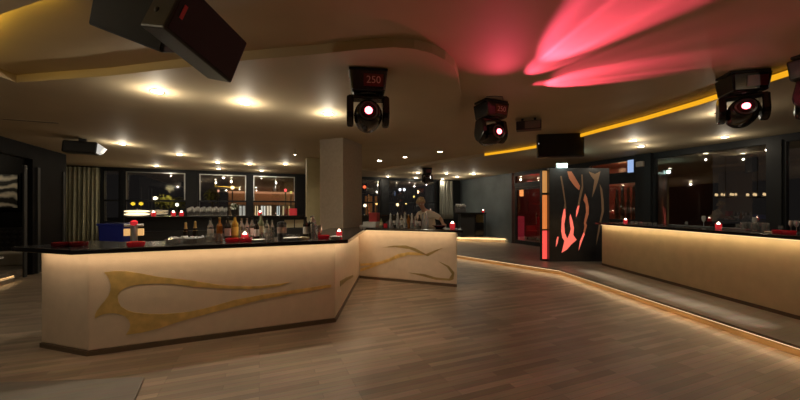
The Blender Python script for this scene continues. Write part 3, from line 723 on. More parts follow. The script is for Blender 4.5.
# blue-white glow added for a transom reflection, white box on the dark column
a = uv(UR-0.08, rv(633.3)); o = empty('reflection_glow', (a[0], a[1], 2.47), TH, 'bluish white glow standing in for a reflection at the transom right of the flame panel', 'reflection stand-in')
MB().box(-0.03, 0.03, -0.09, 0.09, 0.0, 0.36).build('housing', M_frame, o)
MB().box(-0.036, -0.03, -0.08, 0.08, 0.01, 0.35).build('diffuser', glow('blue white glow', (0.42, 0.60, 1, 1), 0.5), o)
a = uv(UR-0.14, rv(643.5)); o = empty('wall_box', (a[0], a[1], 2.60), TH, 'small pale box at the top of the dark column left of the wide window', 'wall box')
MB().box(-0.04, 0.04, -0.09, 0.09, 0, 0.14).build('case', mat('beige case', (0.42,.36,.30,1), .5), o, bevel=0.01); MB().box(-0.044, -0.04, -0.07, 0.07, 0.02, 0.12).build('front', mat('beige front', (0.36,.32,.27,1), .6), o)

# ------------------------------------------------------------------ curtains
def curtain(p0, p1, z0, z1, label, amp=0.06, folds=9, cm=None):
    o = empty('curtain', (p0.x, p0.y, 0), 0, label, 'curtain'); n = folds*10; e = (p1-p0); nr = Vector((e.y, -e.x)).normalized()
    rows = 7; vs = []; fs = []
    for r in range(rows):
        t = r/(rows-1); z = z1+(z0-z1)*t
        for i in range(n+1):
            s = i/n; a = amp*(0.45+0.55*t)*math.sin(s*folds*2*PI+0.6*math.sin(s*7)+0.35*t)+0.02*math.sin(s*23+t*3)
            q = e*s+nr*(a+0.08); vs.append((q.x, q.y, z))
    for r in range(rows-1):
        for i in range(n): fs.append((r*(n+1)+i, r*(n+1)+i+1, (r+1)*(n+1)+i+1, (r+1)*(n+1)+i))
    c = MB().add(vs, fs).build('cloth', cm or M_curtain, o, smooth=True)
    s = c.modifiers.new('t', 'SOLIDIFY'); s.thickness = 0.006
    MB().tube([(nr.x*0.08, nr.y*0.08, z1+0.02), (e.x+nr.x*0.08, e.y+nr.y*0.08, z1+0.02)], 0.016).build('rail', M_frame, o)
cp = lambda px, off=0.14: Vector(uv(back_u(px, VF-off), VF-off))
curtain(cp(66), cp(101), 0.30, 2.88, 'long olive-green curtain on the left of the windows', 0.07, 8)
curtain(cp(438.5), cp(452), 1.0, 2.88, 'pale grey curtain by the corner behind the bartender', 0.05, 6, M_curtain2)

# ------------------------------------------------------------------ left niche
qn = lambda u, v: uv(u, v)
bn = empty('bench', (*uv(-6.3, 11.62), 0.14), TH, 'cream bench seat with dark quilted back in the left niche', 'bench')
MB().box(-1.6, 1.33, -0.64, -0.12, 0.0, 0.31).build('seat', M_seat, bn, bevel=0.03)
qb = MB(); q = 0.13
for j_ in range(int(2.93/q)):
    for k_ in range(4):
        x0, z0 = -1.6+j_*q, 0.32+k_*q
        qb.add([(x0,-.115,z0+q/2),(x0+q/2,-.115,z0),(x0+q,-.115,z0+q/2),(x0+q/2,-.115,z0+q),(x0+q/2,-.155,z0+q/2)], [(0,1,4),(1,2,4),(2,3,4),(3,0,4)])
qb.box(-1.6, 1.33, -0.118, 0.0, 0.0, 0.88)
qb.build('back', M_quilt, bn)
a = uv(-5.25, 9.75); tb = empty('side_table', (a[0], a[1], 0.14), 0, 'small round pale table at the left edge in the niche', 'table')
MB().lathe([(0.26,0.30),(0.28,0.31),(0.28,0.33),(0.0,0.33)], 28).build('tabletop', M_white, tb); MB().lathe([(0.03,0.02),(0.03,0.30)], 14).build('stem', M_steel, tb); MB().lathe([(0.2,0),(0.2,0.015),(0.04,0.03)], 24).build('foot', M_steel, tb)
l = bpy.data.lights.new('niche_fill', 'POINT'); l.energy = 9; l.color = (1, .85, .6); l.shadow_soft_size = .04  # unseen point lamp added to brighten the niche
lo = bpy.data.objects.new('niche_fill', l); COL.objects.link(lo); a = uv(-6.6, 10.8); lo.location = (a[0], a[1], 2.75)
# mural print
m = bpy.data.materials.new('mural print'); m.use_nodes = True; nt = m.node_tree; b = nt.nodes['Principled BSDF']; L = nt.links.new
tc = nt.nodes.new('ShaderNodeTexCoord'); wv = nt.nodes.new('ShaderNodeTexWave'); wv.bands_direction = 'Z'; wv.inputs['Scale'].default_value = 1.5; wv.inputs['Distortion'].default_value = 7; wv.inputs['Detail'].default_value = 3; wv.inputs['Detail Scale'].default_value = 1.2
L(tc.outputs['Object'], wv.inputs['Vector']); cr = nt.nodes.new('ShaderNodeValToRGB'); cr.color_ramp.elements[0].color = (0.012,.010,.009,1); cr.color_ramp.elements[1].color = (0.75,.68,.56,1); cr.color_ramp.elements[0].position = 0.35
L(wv.outputs['Fac'], cr.inputs['Fac']); L(cr.outputs['Color'], b.inputs['Base Color']); b.inputs['Emission Strength'].default_value = 0.0
a = uv(-6.42, 11.63); o = empty('wall_picture', (a[0], a[1], 1.52), TH, 'pale picture of folded wings on the far left niche wall', 'picture')
MB().box(-0.85, 0.80, -0.05, 0.0, 0, 0.83).build('print', m, o); MB().box(-0.90, 0.85, -0.03, 0.005, -0.05, 0.88).build('frame', M_wall, o)

# floor panel bottom left
P4 = [on_z(-60, 387, 0), on_z(144.5, 379.5, 0), on_z(136, 399, 0), on_z(105, 480, 0), on_z(-200, 500, 0)]
o = MB().prism([(p.x, p.y) for p in P4], 0.001, 0.022).build('floor_hatch', M_panelwood, bevel=0.004); tag(o, 'flat greyish wooden panel lying on the floor at the lower left', 'floor panel')

# ------------------------------------------------------------------ back counter along the windows
BCZ = 1.25; vb = 13.3
u0, u1 = back_u(122, vb), back_u(437, vb)
bc = empty('back_counter', (*uv(u0, vb), 0), TH, 'long dark counter with open shelf running under the back windows', 'counter'); LL = u1-u0
MB().box(0, LL, 0, 0.55, BCZ-0.06, BCZ).build('worktop', M_top, bc, bevel=0.006)
MB().box(0.02, LL-0.02, 0.30, 0.50, 0.0, BCZ-0.06).box(0.02, LL-0.02, 0.04, 0.30, 0.0, 0.72).build('cabinet', M_carcass, bc)
MB().box(0.02, LL-0.02, 0.03, 0.30, 0.72, 0.75).build('shelf', M_carcass, bc, bevel=0.003)
def bcp(px, off=0.18):
    v = vb+off; u = back_u(px, v); x, y = uv(u, v); return Vector((x, y, BCZ))
for a_, b_ in ((226, 233), (284.5, 294), (295, 303.5)):
    A_, B_ = back_u(a_, vb+.28)-u0, back_u(b_, vb+.28)-u0
    MB().box(A_, B_, 0.27, 0.298, 0.78, 1.08).build('shelf_card', M_cream, bc)

# ------------------------------------------------------------------ small things
def lathe_thing(name, cat, prof, m, parts=(), n=18):
    def f():
        o = MB().lathe(prof, n).build(name, m, smooth=True); tag(o, None, cat)
        for pn, pp, pm in parts: MB().lathe(pp, n).build(pn, pm, o, smooth=True)
        return o
    return Proto(f)
def bottle(m, lab=M_paper, cap=M_black, h=0.30, r=0.038, name='bottle'):
    prof = [(r*0.9, 0), (r, 0.008), (r, h*0.60), (r*0.93, h*0.66), (r*0.42, h*0.78), (r*0.34, h*0.93)]
    parts = [('cap', [(r*0.40, h*0.92), (r*0.40, h), (r*0.2, h+0.002)], cap)]
    if lab: parts.append(('label', [(r*1.02, h*0.18), (r*1.02, h*0.52)], lab))
    return lathe_thing(name, 'bottle', prof, m, parts)
B_clear, B_amber, B_yel, B_grn, B_dark = bottle(M_glass), bottle(M_amber, None, M_foil), bottle(M_yellow, mat('yellow label', (.75,.55,.1,1), .6)), bottle(M_green, M_cream, M_green), bottle(M_dglass, mat('white label', (.7,.68,.64,1), .6))
B_plain = bottle(M_glass, None, M_steel)
tumbler = lathe_thing('tumbler', 'glass', [(0.028, 0), (0.032, 0.10), (0.030, 0.10), (0.026, 0.012)], M_glass)
wine = lathe_thing('wine_glass', 'glass', [(0.034, 0), (0.006, 0.006), (0.005, 0.10), (0.030, 0.14), (0.037, 0.18), (0.031, 0.235), (0.029, 0.235)], M_stem)
ashtray = lathe_thing('ashtray', 'ashtray', [(0.065, 0), (0.075, 0.012), (0.078, 0.045), (0.066, 0.045), (0.060, 0.015), (0.0, 0.012)], M_redp)
def mk_tea(m):
    def f():
        o = empty('candle_holder', cat='candle')
        MB().lathe([(0.030, 0), (0.040, 0.02), (0.042, 0.075), (0.037, 0.075), (0.034, 0.02), (0.0, 0.015)], 18).build('glass', m, o, smooth=True)
        MB().lathe([(0.018, 0.045), (0.024, 0.070), (0.018, 0.088), (0.003, 0.108)], 10).build('flame', M_flame, o, smooth=True)
        return o
    return Proto(f)
candle = mk_tea(M_redglow)
shaker = lathe_thing('cocktail_shaker', 'shaker', [(0.040, 0), (0.052, 0.17), (0.053, 0.172), (0.046, 0.21), (0.028, 0.235), (0.026, 0.27), (0.01, 0.275)], M_steel)
tin = lathe_thing('mixing_tin', 'tin', [(0.036, 0), (0.048, 0.16), (0.045, 0.16), (0.035, 0.01)], M_steel)
carafe = lathe_thing('carafe', 'carafe', [(0.036, 0), (0.040, 0.01), (0.040, 0.15), (0.024, 0.20), (0.022, 0.27), (0.026, 0.29), (0.022, 0.29)], M_stem, [('pourer', [(0.014, 0.28), (0.010, 0.315), (0.003, 0.32)], M_steel)])
dish = lathe_thing('bowl', 'bowl', [(0.05, 0), (0.085, 0.035), (0.080, 0.035), (0.045, 0.006)], M_white)

def seg_pt(px, i, s, z=BT):       # point on the worktop, s metres behind the guest-side face of bar section i
    P, Q = offset_poly([A[i], A[i+1]], -s)
    a = (px-CX)/F; d = Q-P; y = (P.x*d.y-P.y*d.x)/(a*d.y-d.x)
    return Vector((a*y, y, z))
FB = 'bottles on the front bar'
for px, pr, s, sc, lb in (
 (210.5, B_clear, 0.34, .92, 'leftmost clear bottle with white label on the front bar'),
 (219.7, B_amber, 0.34, .95, 'amber spirit bottle second from left on the front bar'),
 (227.8, B_dark, 0.34, .95, 'dark bottle with white label beside the amber bottle'),
 (235.0, B_yel, 0.36, 1.05, 'yellow liqueur bottle with yellow label on the front bar'),
 (241.6, B_plain, 0.43, .9, 'plain clear bottle just right of the yellow bottle'),
 (246.8, B_plain, 0.33, .9, 'plain clear bottle behind the red ashtrays'),
 (252.2, B_clear, 0.36, .92, 'clear labelled bottle in the middle of the front bar row'),
 (256.6, B_dark, 0.25, .85, 'dark labelled bottle left of the pale green bottle'),
 (261.0, B_grn, 0.41, 1.08, 'tall pale green bottle on the front bar'),
 (266.8, B_clear, 0.30, .9, 'clear labelled bottle right of the pale green bottle'),
 (272.2, B_plain, 0.42, .8, 'short plain bottle at the right end of the front bar row'),
 (305.8, B_dark, 0.34, .95, 'dark bottle left of the steel shaker')):
    pr.put(seg_pt(px, 1, s), random.random()*6, lb, FB, sc)
TB = 'tumblers on the front bar'
for i, (px, s) in enumerate(((208.5, .20), (212.6, .16), (217, .22), (221, .18), (263.5, .2), (268, .16), (272, .22))):
    tumbler.put(seg_pt(px, 1, s), 0, ('first', 'second', 'third', 'fourth', 'fifth', 'sixth', 'seventh')[i]+' tumbler from the left in front of the front bar bottles', TB, .95)
for i, px in enumerate((286.5, 290, 293.6, 297.4)):
    tumbler.put(seg_pt(px, 1, .24+.05*(i%2)), 0, ('first', 'second', 'third', 'last')[i]+' of four low tumblers left of the shaker', TB, (1, 1, .55))
ashtray.put(seg_pt(232.4, 1, .06), 0, 'flat red ashtray left of the pair below the yellow bottle', 'red ashtrays')
ashtray.put(seg_pt(245.6, 1, .03), 0, 'flat red ashtray right of the pair below the yellow bottle', 'red ashtrays')
candle.put(seg_pt(244.8, 1, .21), 0, 'red glass candle behind the pair of red ashtrays', 'candles')
ashtray.put(seg_pt(323.8, 1, .08), 0, 'bright red ashtray beside the shaker near the bar corner', 'red ashtrays')
ashtray.put(seg_pt(136, 1, -.05), 0, 'red ashtray in front of the beer tap', 'red ashtrays', 1.05)
candle.put(seg_pt(339.2, 1, .30), 0, 'sparkling candle in dark red glass at the bar corner', 'candles')
dish.put(seg_pt(336.0, 1, .0), 0, 'white bowl at the bar corner beside the red ashtray', 'bowls', (1.0, 1.0, .9))
dish.put(seg_pt(257, 1, .08), 0, 'flat white bowl right of the red ashtrays', 'bowls', (1.1, 1.1, .5))
dish.put(seg_pt(292, 1, .08), 0, 'wide low white bowl in front of the four tumblers', 'bowls', (1.3, 1.3, .7))
o = lathe_thing('ashtray', 'ashtray', [(0.065, 0), (0.075, 0.012), (0.078, 0.045), (0.066, 0.045), (0.060, 0.015), (0.0, 0.012)], M_dred)
o.put(seg_pt(64, 1, .20)-Vector((0.03, 0, 0)), 0, 'left one of two dark red ashtrays at the left bar end', 'dark red ashtrays'); o.put(seg_pt(79, 1, .20), 0, 'right one of two dark red ashtrays at the left bar end', 'dark red ashtrays')
shaker.put(seg_pt(312.2, 1, .36), 0, 'tall steel cocktail shaker near the bar corner', None, 1.08)
tin.put(seg_pt(318.5, 1, .22), 0, 'steel mixing tin in front of the tall shaker', None, 1.05)
# ice bucket
p = seg_pt(281.8, 1, .36); o = empty('ice_bucket', p, 0, 'dark ice bucket with a pale pinkish band on the front bar', 'ice bucket')
MB().lathe([(0.055,0),(0.062,0.19),(0.058,0.19),(0.05,0.01)], 22).build('pail', M_dsteel, o, smooth=True); MB().lathe([(0.0605,0.07),(0.0635,0.15)], 22).build('band', mat('pink band', (.62,.45,.38,1), .5), o); MB().lathe([(0.06,0.19),(0.05,0.215),(0.015,0.225)], 22).build('lid', M_black, o, smooth=True)
# napkin caddy
p = seg_pt(304, 1, .10); tag(MB().box(-.06,.06,-.04,.04,0,.025).build('napkin_stack', M_cream, loc=p, bevel=.003), 'low stack of cream napkins in front of the dark bottle', 'napkins')
# champagne trough with ice
p = seg_pt(186.5, 1, .22); o = empty('ice_trough', p, TH, 'shallow steel trough of ice cubes on the front bar', 'ice trough')
MB().box(-.18,.18,-.11,.11,0,.008).box(-.18,.18,-.11,-.104,.008,.05).box(-.18,.18,.104,.11,.008,.05).box(-.18,-.174,-.104,.104,.008,.05).box(.174,.18,-.104,.104,.008,.05).build('tray', M_steel, o)
ic = MB()
for k in range(120):
    m_ = Matrix.Translation((random.uniform(-.16,.16), random.uniform(-.085,.085), random.uniform(.025,.058))) @ Euler((random.random()*3, random.random()*3, random.random()*3)).to_matrix().to_4x4()
    s_ = random.uniform(.009,.014); ic.box(-s_,s_,-s_,s_,-s_,s_, m_)
tag(ic.build('ice', M_ice, o), kind='stuff')
champ = lathe_thing('champagne_bottle', 'bottle', [(0.040,0),(0.042,0.01),(0.042,0.13),(0.036,0.17),(0.018,0.24),(0.015,0.27)], M_dglass, [('foil', [(0.037,0.165),(0.0195,0.235),(0.0175,0.29),(0.019,0.30),(0.012,0.315)], M_foil)])
champ.put(seg_pt(185.8, 1, .42), 0, 'left champagne bottle with gold foil behind the ice trough', 'champagne bottles', .72); champ.put(seg_pt(195.2, 1, .42), 0, 'right champagne bottle with gold foil behind the ice trough', 'champagne bottles', .76)
for i, px in enumerate((168, 173, 178, 200.5, 205)):
    tumbler.put(seg_pt(px, 1, .04-.05*(i%2)), 0, ('first', 'second', 'third', 'fourth', 'fifth')[i]+' of the low glasses around the ice trough, counted from the left', 'low glasses by the ice trough', (1.05, 1.05, .6))
# beer tap
p = seg_pt(134, 1, .36); o = empty('beer_tap', p, TH, 'grey beer tap column with two lit badges on the front bar', 'beer tap')
MB().lathe([(0.052,0),(0.045,0.01),(0.034,0.03),(0.034,0.19),(0.03,0.20)], 20).build('column', mat('grey tap column', (.30,.30,.31,1), .35, .5), o, smooth=True)
for sx in (-1, 1):
    b_ = MB().box(sx*0.066-0.026, sx*0.066+0.026, -.02, .02, .085, .165).build('badge', mat('lit tap badge', (.7,.45,.2,1), .4, emit=(1,.55,.2,1), es=0.45), o, bevel=.004)
MB().tube([(-.09,0,.205),(.09,0,.205)], 0.014).build('crossbar', M_white, o)
MB().lathe([(0.02,0.20),(0.035,0.215),(0.035,0.245),(0.015,0.262)], 16).build('top_cap', M_redglow, o, smooth=True)
# blue bin, ring lamp
P_ = at_d(115.5, 231, 6.6); o = empty('plastic_bin', (P_.x, P_.y, 0), M_(20), 'blue plastic bin standing behind the left part of the bar', 'bin')
hb = HC+(HY-223)/F*6.6
MB().hexa([(-.16,-.16,0),(.16,-.16,0),(.16,.16,0),(-.16,.16,0),(-.2,-.2,hb),(.2,-.2,hb),(.2,.2,hb),(-.2,.2,hb)]).build('body', M_blue, o, bevel=.02)
MB().box(-.215,.215,-.215,.215,hb-.045,hb).build('rim', M_blue, o, bevel=.01)
p = bcp(137, .2); o = empty('table_lamp', p, 0, 'lamp of stacked glowing discs on the counter before the left window', 'lamp')
MB().lathe([(0.12,0),(0.12,0.015),(0.02,0.03)], 24).build('base', M_dsteel, o); MB().lathe([(0.02,0.02),(0.02,0.25)], 12).build('stem', M_steel, o)
for z_ in (0.03, 0.13): MB().lathe([(0.22,z_),(0.33,z_+0.02),(0.33,z_+0.055),(0.2,z_+0.07)], 32).build('disc_shade', mat('lit shade', (.8,.7,.5,1), .5, emit=(1,.80,.5,1), es=1.0), o, smooth=True)
# back counter things
i = 0
NUM = 'first second third fourth fifth sixth seventh eighth ninth tenth eleventh twelfth thirteenth fourteenth fifteenth sixteenth seventeenth eighteenth nineteenth twentieth'.split()
for k in range(20):
    px = 188+k*2.0
    wine.put(bcp(px, .12+.12*(k%3)), 0, NUM[k]+' wine glass from the left in the row under the windows', 'wine glasses on the back counter', 1.12+.12*((k*7)%3))
for px, off, lb in ((153.5, .1, 'red candle on the back counter right of the disc lamp'), (173.5, .22, 'red candle below the left window right half'), (181.5, .08, 'red candle just left of the wine glasses'), (260, .15, 'red candle under the window left of the olive column')):
    candle.put(bcp(px, off), 0, lb, 'candles', 1.7)
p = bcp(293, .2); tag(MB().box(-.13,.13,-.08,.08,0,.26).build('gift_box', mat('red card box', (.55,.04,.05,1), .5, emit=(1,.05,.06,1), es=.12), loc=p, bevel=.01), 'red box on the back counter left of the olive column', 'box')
p = bcp(234.5, .2); o = empty('flower_pot', p, 0, 'black pot of white flowers between the two middle windows', 'flower pot')
MB().lathe([(0.09,0),(0.13,0.22),(0.12,0.22),(0.08,0.02)], 20).build('pot', M_black, o)
fl = MB()
for k in range(26):
    a = random.random()*6.28; r_ = random.uniform(0, .13); z_ = random.uniform(.22,.42)
    fl.lathe([(0.005,-.03),(0.03,-.01),(0.034,0.01),(0.012,0.028)], 7, Matrix.Translation((r_*math.cos(a), r_*math.sin(a), z_)))
fl.build('flowers', mat('white petals', (.75,.76,.68,1), .7), o); 
lv = MB()
for k in range(30):
    a = random.random()*6.28; z_ = random.uniform(.2,.4); r_ = random.uniform(.05,.11); ca, sa = math.cos(a), math.sin(a)
    lv.add([(0,0,.16),(r_*ca-.03*sa, r_*sa+.03*ca, z_-.02),(r_*ca*1.35, r_*sa*1.35, z_+.05),(r_*ca+.03*sa, r_*sa-.03*ca, z_-.02)], [(0,1,2,3)])
lv.build('leaves', mat('dark leaf', (.05,.08,.03,1), .6), o)

# ---- rear section of the front bar
p = seg_pt(371.5, 3, .25); o = tag(MB().box(-.16,.16,-.11,.11,0,.11).build('white_carton', M_white, loc=p, bevel=.006), 'white carton on the rear bar section right of the pillar', 'carton')
o.rotation_euler = (0,0,-TH)
o = tag(MB().box(-.10,.10,-.07,.07,0,.20).build('red_carton', mat('red carton', (.48,.05,.05,1), .5), loc=(p.x+.06,p.y+.02,BT+.1105), bevel=.006), 'red carton standing on the white carton', 'carton'); o.rotation_euler = (0,0,-TH)
p = seg_pt(362, 3, .2); tag(MB().box(-.05,.05,-.05,.05,0,.035).build('napkin_stack', M_white, loc=p, bevel=.003), 'small pale napkin stack beside the pillar', 'napkins')
B_grn.put(seg_pt(381.2, 3, .30), 0, 'short yellowish bottle right of the white carton', 'bottles on the rear bar section', (.95,.95,.62))
o = tag(MB().lathe([(.04,0),(.045,.08),(.04,.08),(.03,.01)],18).build('cup', M_redp, loc=seg_pt(385.5, 3, .12), smooth=True), 'small red cup on the rear bar section', 'cup')
tumbler.put(seg_pt(387.8, 3, .3), 0, 'tumbler left of the carafe row on the rear bar section', 'tumblers on the front bar', 1.2)
RC = 'carafes and bottles on the rear bar section'
for k in range(11):
    px = 390.5+k*3.6
    if k in (1, 5, 8): (B_dark if k != 5 else B_amber).put(seg_pt(px, 3, .22+.08*(k%2)), k, {1: 'dark bottle second in the carafe row, near the carton', 5: 'amber bottle in the middle of the carafe row', 8: 'dark bottle in the carafe row next to the bartender'}[k], RC, .9)
    elif k in (3, 7): B_clear.put(seg_pt(px, 3, .22+.06*(k%2)), k, ('clear bottle among the carafes, nearer the carton' if k == 3 else 'clear bottle among the carafes, nearer the bartender'), RC, .95)
    else: carafe.put(seg_pt(px, 3, .22+.08*(k%2)), 0, NUM[k]+' vessel from the left in the carafe row', RC, .95+.12*((k*5)%3)/2)
for k, px in enumerate((393, 399, 406, 412, 418)):
    tumbler.put(seg_pt(px, 3, .08), 0, NUM[k]+' tumbler in front of the carafe row', 'tumblers before the carafes', 1.0)
bd = lathe_thing('bowl', 'bowl', [(0.06, 0), (0.15, 0.06), (0.145, 0.06), (0.05, 0.008)], M_dred)
bd.put(seg_pt(439.5, 3, .18), 0, 'wide dark red bowl under the bartender arm', None)
candle.put(seg_pt(452.4, 3, .30), 0, 'red glowing candle at the right end of the rear bar section', 'candles', 1.35)

# ---- right bar things
def rb(px, x):  # on the right bar's worktop
    return Vector((x, x*F/(px-CX), RT))
for px, x, lb in ((625.5, 5.18, 'red candle holder at the far end of the right bar'), (718.5, 5.22, 'single red candle in the middle of the right bar')):
    candle.put(rb(px, x), 0, lb, 'candles', 1.05)
for k, px in enumerate((632, 636.5, 641, 645.5, 650, 655)):
    tumbler.put(rb(px, 5.2), 0, NUM[k]+' upturned glass in the low row at the far end of the right bar', 'low glasses at the far end of the right bar', (1.1, 1.1, .5))
for k, px in enumerate((744, 749.5, 755, 760.5, 766)):
    tumbler.put(rb(px, 5.30+.07*(k%2)), 0, NUM[k]+' tall tumbler in the group on the right bar', 'tall tumblers on the right bar', 1.25)
ashtray.put(rb(779, 5.15), 0, 'red ashtray left of the clear stemware on the right bar', 'red ashtrays', .9); ashtray.put(rb(789, 5.12), 0, 'red ashtray at the right edge of the right bar', 'red ashtrays', .9)
for k, px in enumerate((791, 796.5)):
    wine.put(rb(px, 5.38), 0, ('left' if k == 0 else 'right')+' of two wine glasses at the right picture edge', 'wine glasses on the right bar', .72)
for k, (px, ln) in enumerate(((690, .9), (733, .5))):
    p = rb(px, 5.40); tag(MB().box(-.05,.05,-ln/2,ln/2,0,.018).build('bar_mat', M_dsteel, loc=p, bevel=.004), ('long' if k == 0 else 'short')+' grey drip mat on the right bar', 'bar mat')
p = rb(770, 5.18); tag(MB().box(-.03,.03,-.05,.05,0,.012).build('napkin_stack', M_cream, loc=p, bevel=.002), 'small cream napkin stack on the right bar', 'napkins')
# shelf unit behind the right bar below the window
sb = empty('back_bar', (6.35, 5.4, ZS), 0, 'low dark back bar under the wide right window', 'counter')
MB().box(-.22,.22,-2.0,2.6,0,.95).build('cabinet', M_carcass, sb); MB().box(-.25,.25,-2.05,2.65,.95,.99).build('worktop', M_top, sb, bevel=.004)
for k in range(9):
    y = 4.6+k*.36; pr = (tumbler, wine, tumbler)[k%3]
    pr.put((6.3+.06*(k%2), y, ZS+.99), 0, NUM[k]+' glass from the right on the dark back bar', 'glasses on the back bar', 1.0)

# ---- lattice counter at the grey wall
d = 14.9; c = at_d(474, 210, d)
lt = empty('coffee_counter', (c.x-.05, 14.6, ZS+.16), M_(8), 'dark counter with lattice front by the grey wall', 'counter')
MB().box(-.60,.52,-.05,.45,1.0,1.06).build('worktop', M_top, lt); MB().box(-.60,.02,0,.42,0,1.0).box(.02,.50,.2,.42,0,1.0).build('cabinet', M_carcass, lt)
lg = MB()
for k in range(8):
    x0 = .02+k*.058
    lg.tube([(x0,.19,.62),(min(x0+.24,.49),.19,.62+ (min(x0+.24,.49)-x0)*1.5)], .007, 5); lg.tube([(x0,.19,.98),(min(x0+.24,.49),.19,.98-(min(x0+.24,.49)-x0)*1.5)], .007, 5)
lg.build('lattice', M_foil, lt); 
for sx in (.03,.47): MB().box(sx,sx+.03,.0,.03,0,1.0).build('leg', M_frame, lt)
candle.put((c.x+.38, 14.82, ZS+.16+1.06), 0, 'red candle on the lattice counter by the grey wall', 'candles', 1.3)
p = Vector((c.x-.62, 14.70, ZS+.16+1.06)); o = empty('coffee_machine', p, M_(8), 'shiny coffee machine with white cups on top, on the lattice counter', 'coffee machine')
MB().box(-.22,.22,-.12,.16,0,.16).box(-.22,.22,.02,.16,.16,.30).build('body', M_dsteel, o, bevel=.015); MB().box(-.2,.2,-.13,.02,.22,.32).build('hood', M_steel, o, bevel=.01); MB().lathe([(.02,.12),(.025,.22)],10,Matrix.Translation((-.08,-.06,0))).build('spout', M_steel, o)
cup = lathe_thing('cup', 'cup', [(.025,0),(.04,.07),(.036,.07),(.02,.008)], M_white)
for k in range(5):
    q = p+Matrix.Rotation(M_(8),4,'Z').to_3x3()@Vector((-.16+.08*k, .09, .302)); cup.put(q, 0, NUM[k]+' white cup from the left on the coffee machine', 'white cups on the coffee machine', 1.0)

# ------------------------------------------------------------------ bartender
def skin_mesh(name, verts, edges, m, parent=None, sub=2):
    me = bpy.data.meshes.new(name); me.from_pydata([v[0] for v in verts], edges, []); me.materials.append(m)
    o = bpy.data.objects.new(name, me); COL.objects.link(o)
    if parent: o.parent = parent
    sk = o.modifiers.new('skin', 'SKIN'); sk.use_smooth_shade = True
    if not me.skin_vertices: 
        pass
    sv = me.skin_vertices[0].data if me.skin_vertices else None
    if sv is None:
        bpy.context.view_layer.objects.active = o; bpy.ops.mesh.customdata_skin_add(); sv = me.skin_vertices[0].data
    for i, v in enumerate(verts):
        r = v[1] if isinstance(v[1], tuple) else (v[1], v[1]); sv[i].radius = r
    sv[0].use_root = True
    s = o.modifiers.new('sub', 'SUBSURF'); s.levels = sub; s.render_levels = sub
    return o
bo = Vector((0.62, 7.95, 0))
body_v = [((0.10,.05,.94),(.12,.09)), ((0.07,0,1.12),(.10,.075)), ((0.02,-.09,1.28),(.115,.08)), ((-.03,-.14,1.395),(.075,.06)), ((-.075,-.175,1.475),(.046,.048)),
   ((-.108,-.20,1.53),(.046,.05)), ((-.145,-.225,1.625),(.092,.105)), ((-.15,-.215,1.705),(.062,.078)),
   ((-.17,-.08,1.37),(.050,.050)), ((-.27,-.22,1.22),(.042,.042)), ((-.20,-.42,1.145),(.030,.030)),
   ((.17,-.16,1.37),(.050,.050)), ((.31,-.27,1.26),(.043,.043)), ((.33,-.47,1.150),(.030,.030)),
   ((.0,.06,.88),(.09,.09)), ((-.02,.02,.48),(.062,.062)), ((-.02,.05,.09),(.042,.042)), ((-.03,-.10,.045),(.035,.03)),
   ((.20,.06,.88),(.09,.09)), ((.22,.02,.48),(.062,.062)), ((.22,.05,.09),(.042,.042)), ((.23,-.10,.045),(.035,.03)), ((-.17,-.265,1.555),(.060,.058))]
body_e = [(0,1),(1,2),(2,3),(3,4),(4,5),(5,6),(6,7),(3,8),(8,9),(9,10),(3,11),(11,12),(12,13),(0,14),(14,15),(15,16),(16,17),(0,18),(18,19),(19,20),(20,21),(6,22)]
per = skin_mesh('person', body_v, body_e, M_skin); per.location = bo
tag(per, 'person in a cream shirt with blond hair bending over the rear bar section', 'person')
# fingers as chains rooted in the palm, child meshes of the same figure
for sgn, wr, dr_ in ((-1, Vector((-.20,-.42,1.145)), Vector((.25,-.95,-.15))), (1, Vector((.33,-.47,1.165)), Vector((.05,-.95,-.28)))):
    dr_.normalize(); side = dr_.cross(Vector((0,0,1))).normalized(); dn = Vector((0,0,-1))
    palm = wr+dr_*.07
    vs = [(tuple(wr),(.03,.022)), (tuple(palm),(.036,.016))]; es = [(0,1)]
    for k, (of, ln) in enumerate(((-.030,.062),(-.010,.072),(.010,.068),(.029,.052))):
        b0 = palm+side*of*.8+dr_*.012; b1 = palm+side*of*1.2+dr_*(.03+ln*.5); b2 = b1+dr_*ln*.35+dn*ln*.3; n0 = len(vs)
        vs += [(tuple(b0),.0095),(tuple(b1),.0088),(tuple(b2),.0075)]; es += [(1,n0),(n0,n0+1),(n0+1,n0+2)]
    t0 = wr+dr_*.03-side*sgn*.028; t1 = t0+dr_*.035-side*sgn*.022; t2 = t1+dr_*.03; n0 = len(vs)
    vs += [(tuple(t0),.012),(tuple(t1),.010),(tuple(t2),.008)]; es += [(0,n0),(n0,n0+1),(n0+1,n0+2)]
    skin_mesh('hand', vs, es, M_skin, per, 1)
sh = [((.10,.05,.88),(.175,.135)), ((.085,.02,1.02),(.165,.13)), ((.055,-.03,1.16),(.17,.13)), ((.02,-.09,1.28),(.18,.13)), ((-.03,-.135,1.39),(.125,.10)), ((-.065,-.165,1.45),(.066,.066)),
   ((-.17,-.08,1.365),(.082,.082)), ((-.225,-.155,1.29),(.070,.070)), ((-.262,-.21,1.235),(.060,.060)), ((.16,-.155,1.365),(.085,.085)), ((.235,-.215,1.315),(.072,.072)), ((.30,-.262,1.27),(.062,.062))]
skin_mesh('shirt', sh, [(0,1),(1,2),(2,3),(3,4),(4,5),(4,6),(6,7),(7,8),(4,9),(9,10),(10,11)], M_shirt, per)
tr_ = [((0.10,.05,.95),(.17,.13)), ((.0,.06,.86),(.105,.105)), ((-.02,.02,.48),(.078,.078)), ((-.02,.05,.12),(.06,.06)), ((.20,.06,.86),(.105,.105)), ((.22,.02,.48),(.078,.078)), ((.22,.05,.12),(.06,.06))]
skin_mesh('trousers', tr_, [(0,1),(1,2),(2,3),(0,4),(4,5),(5,6)], M_denim, per)
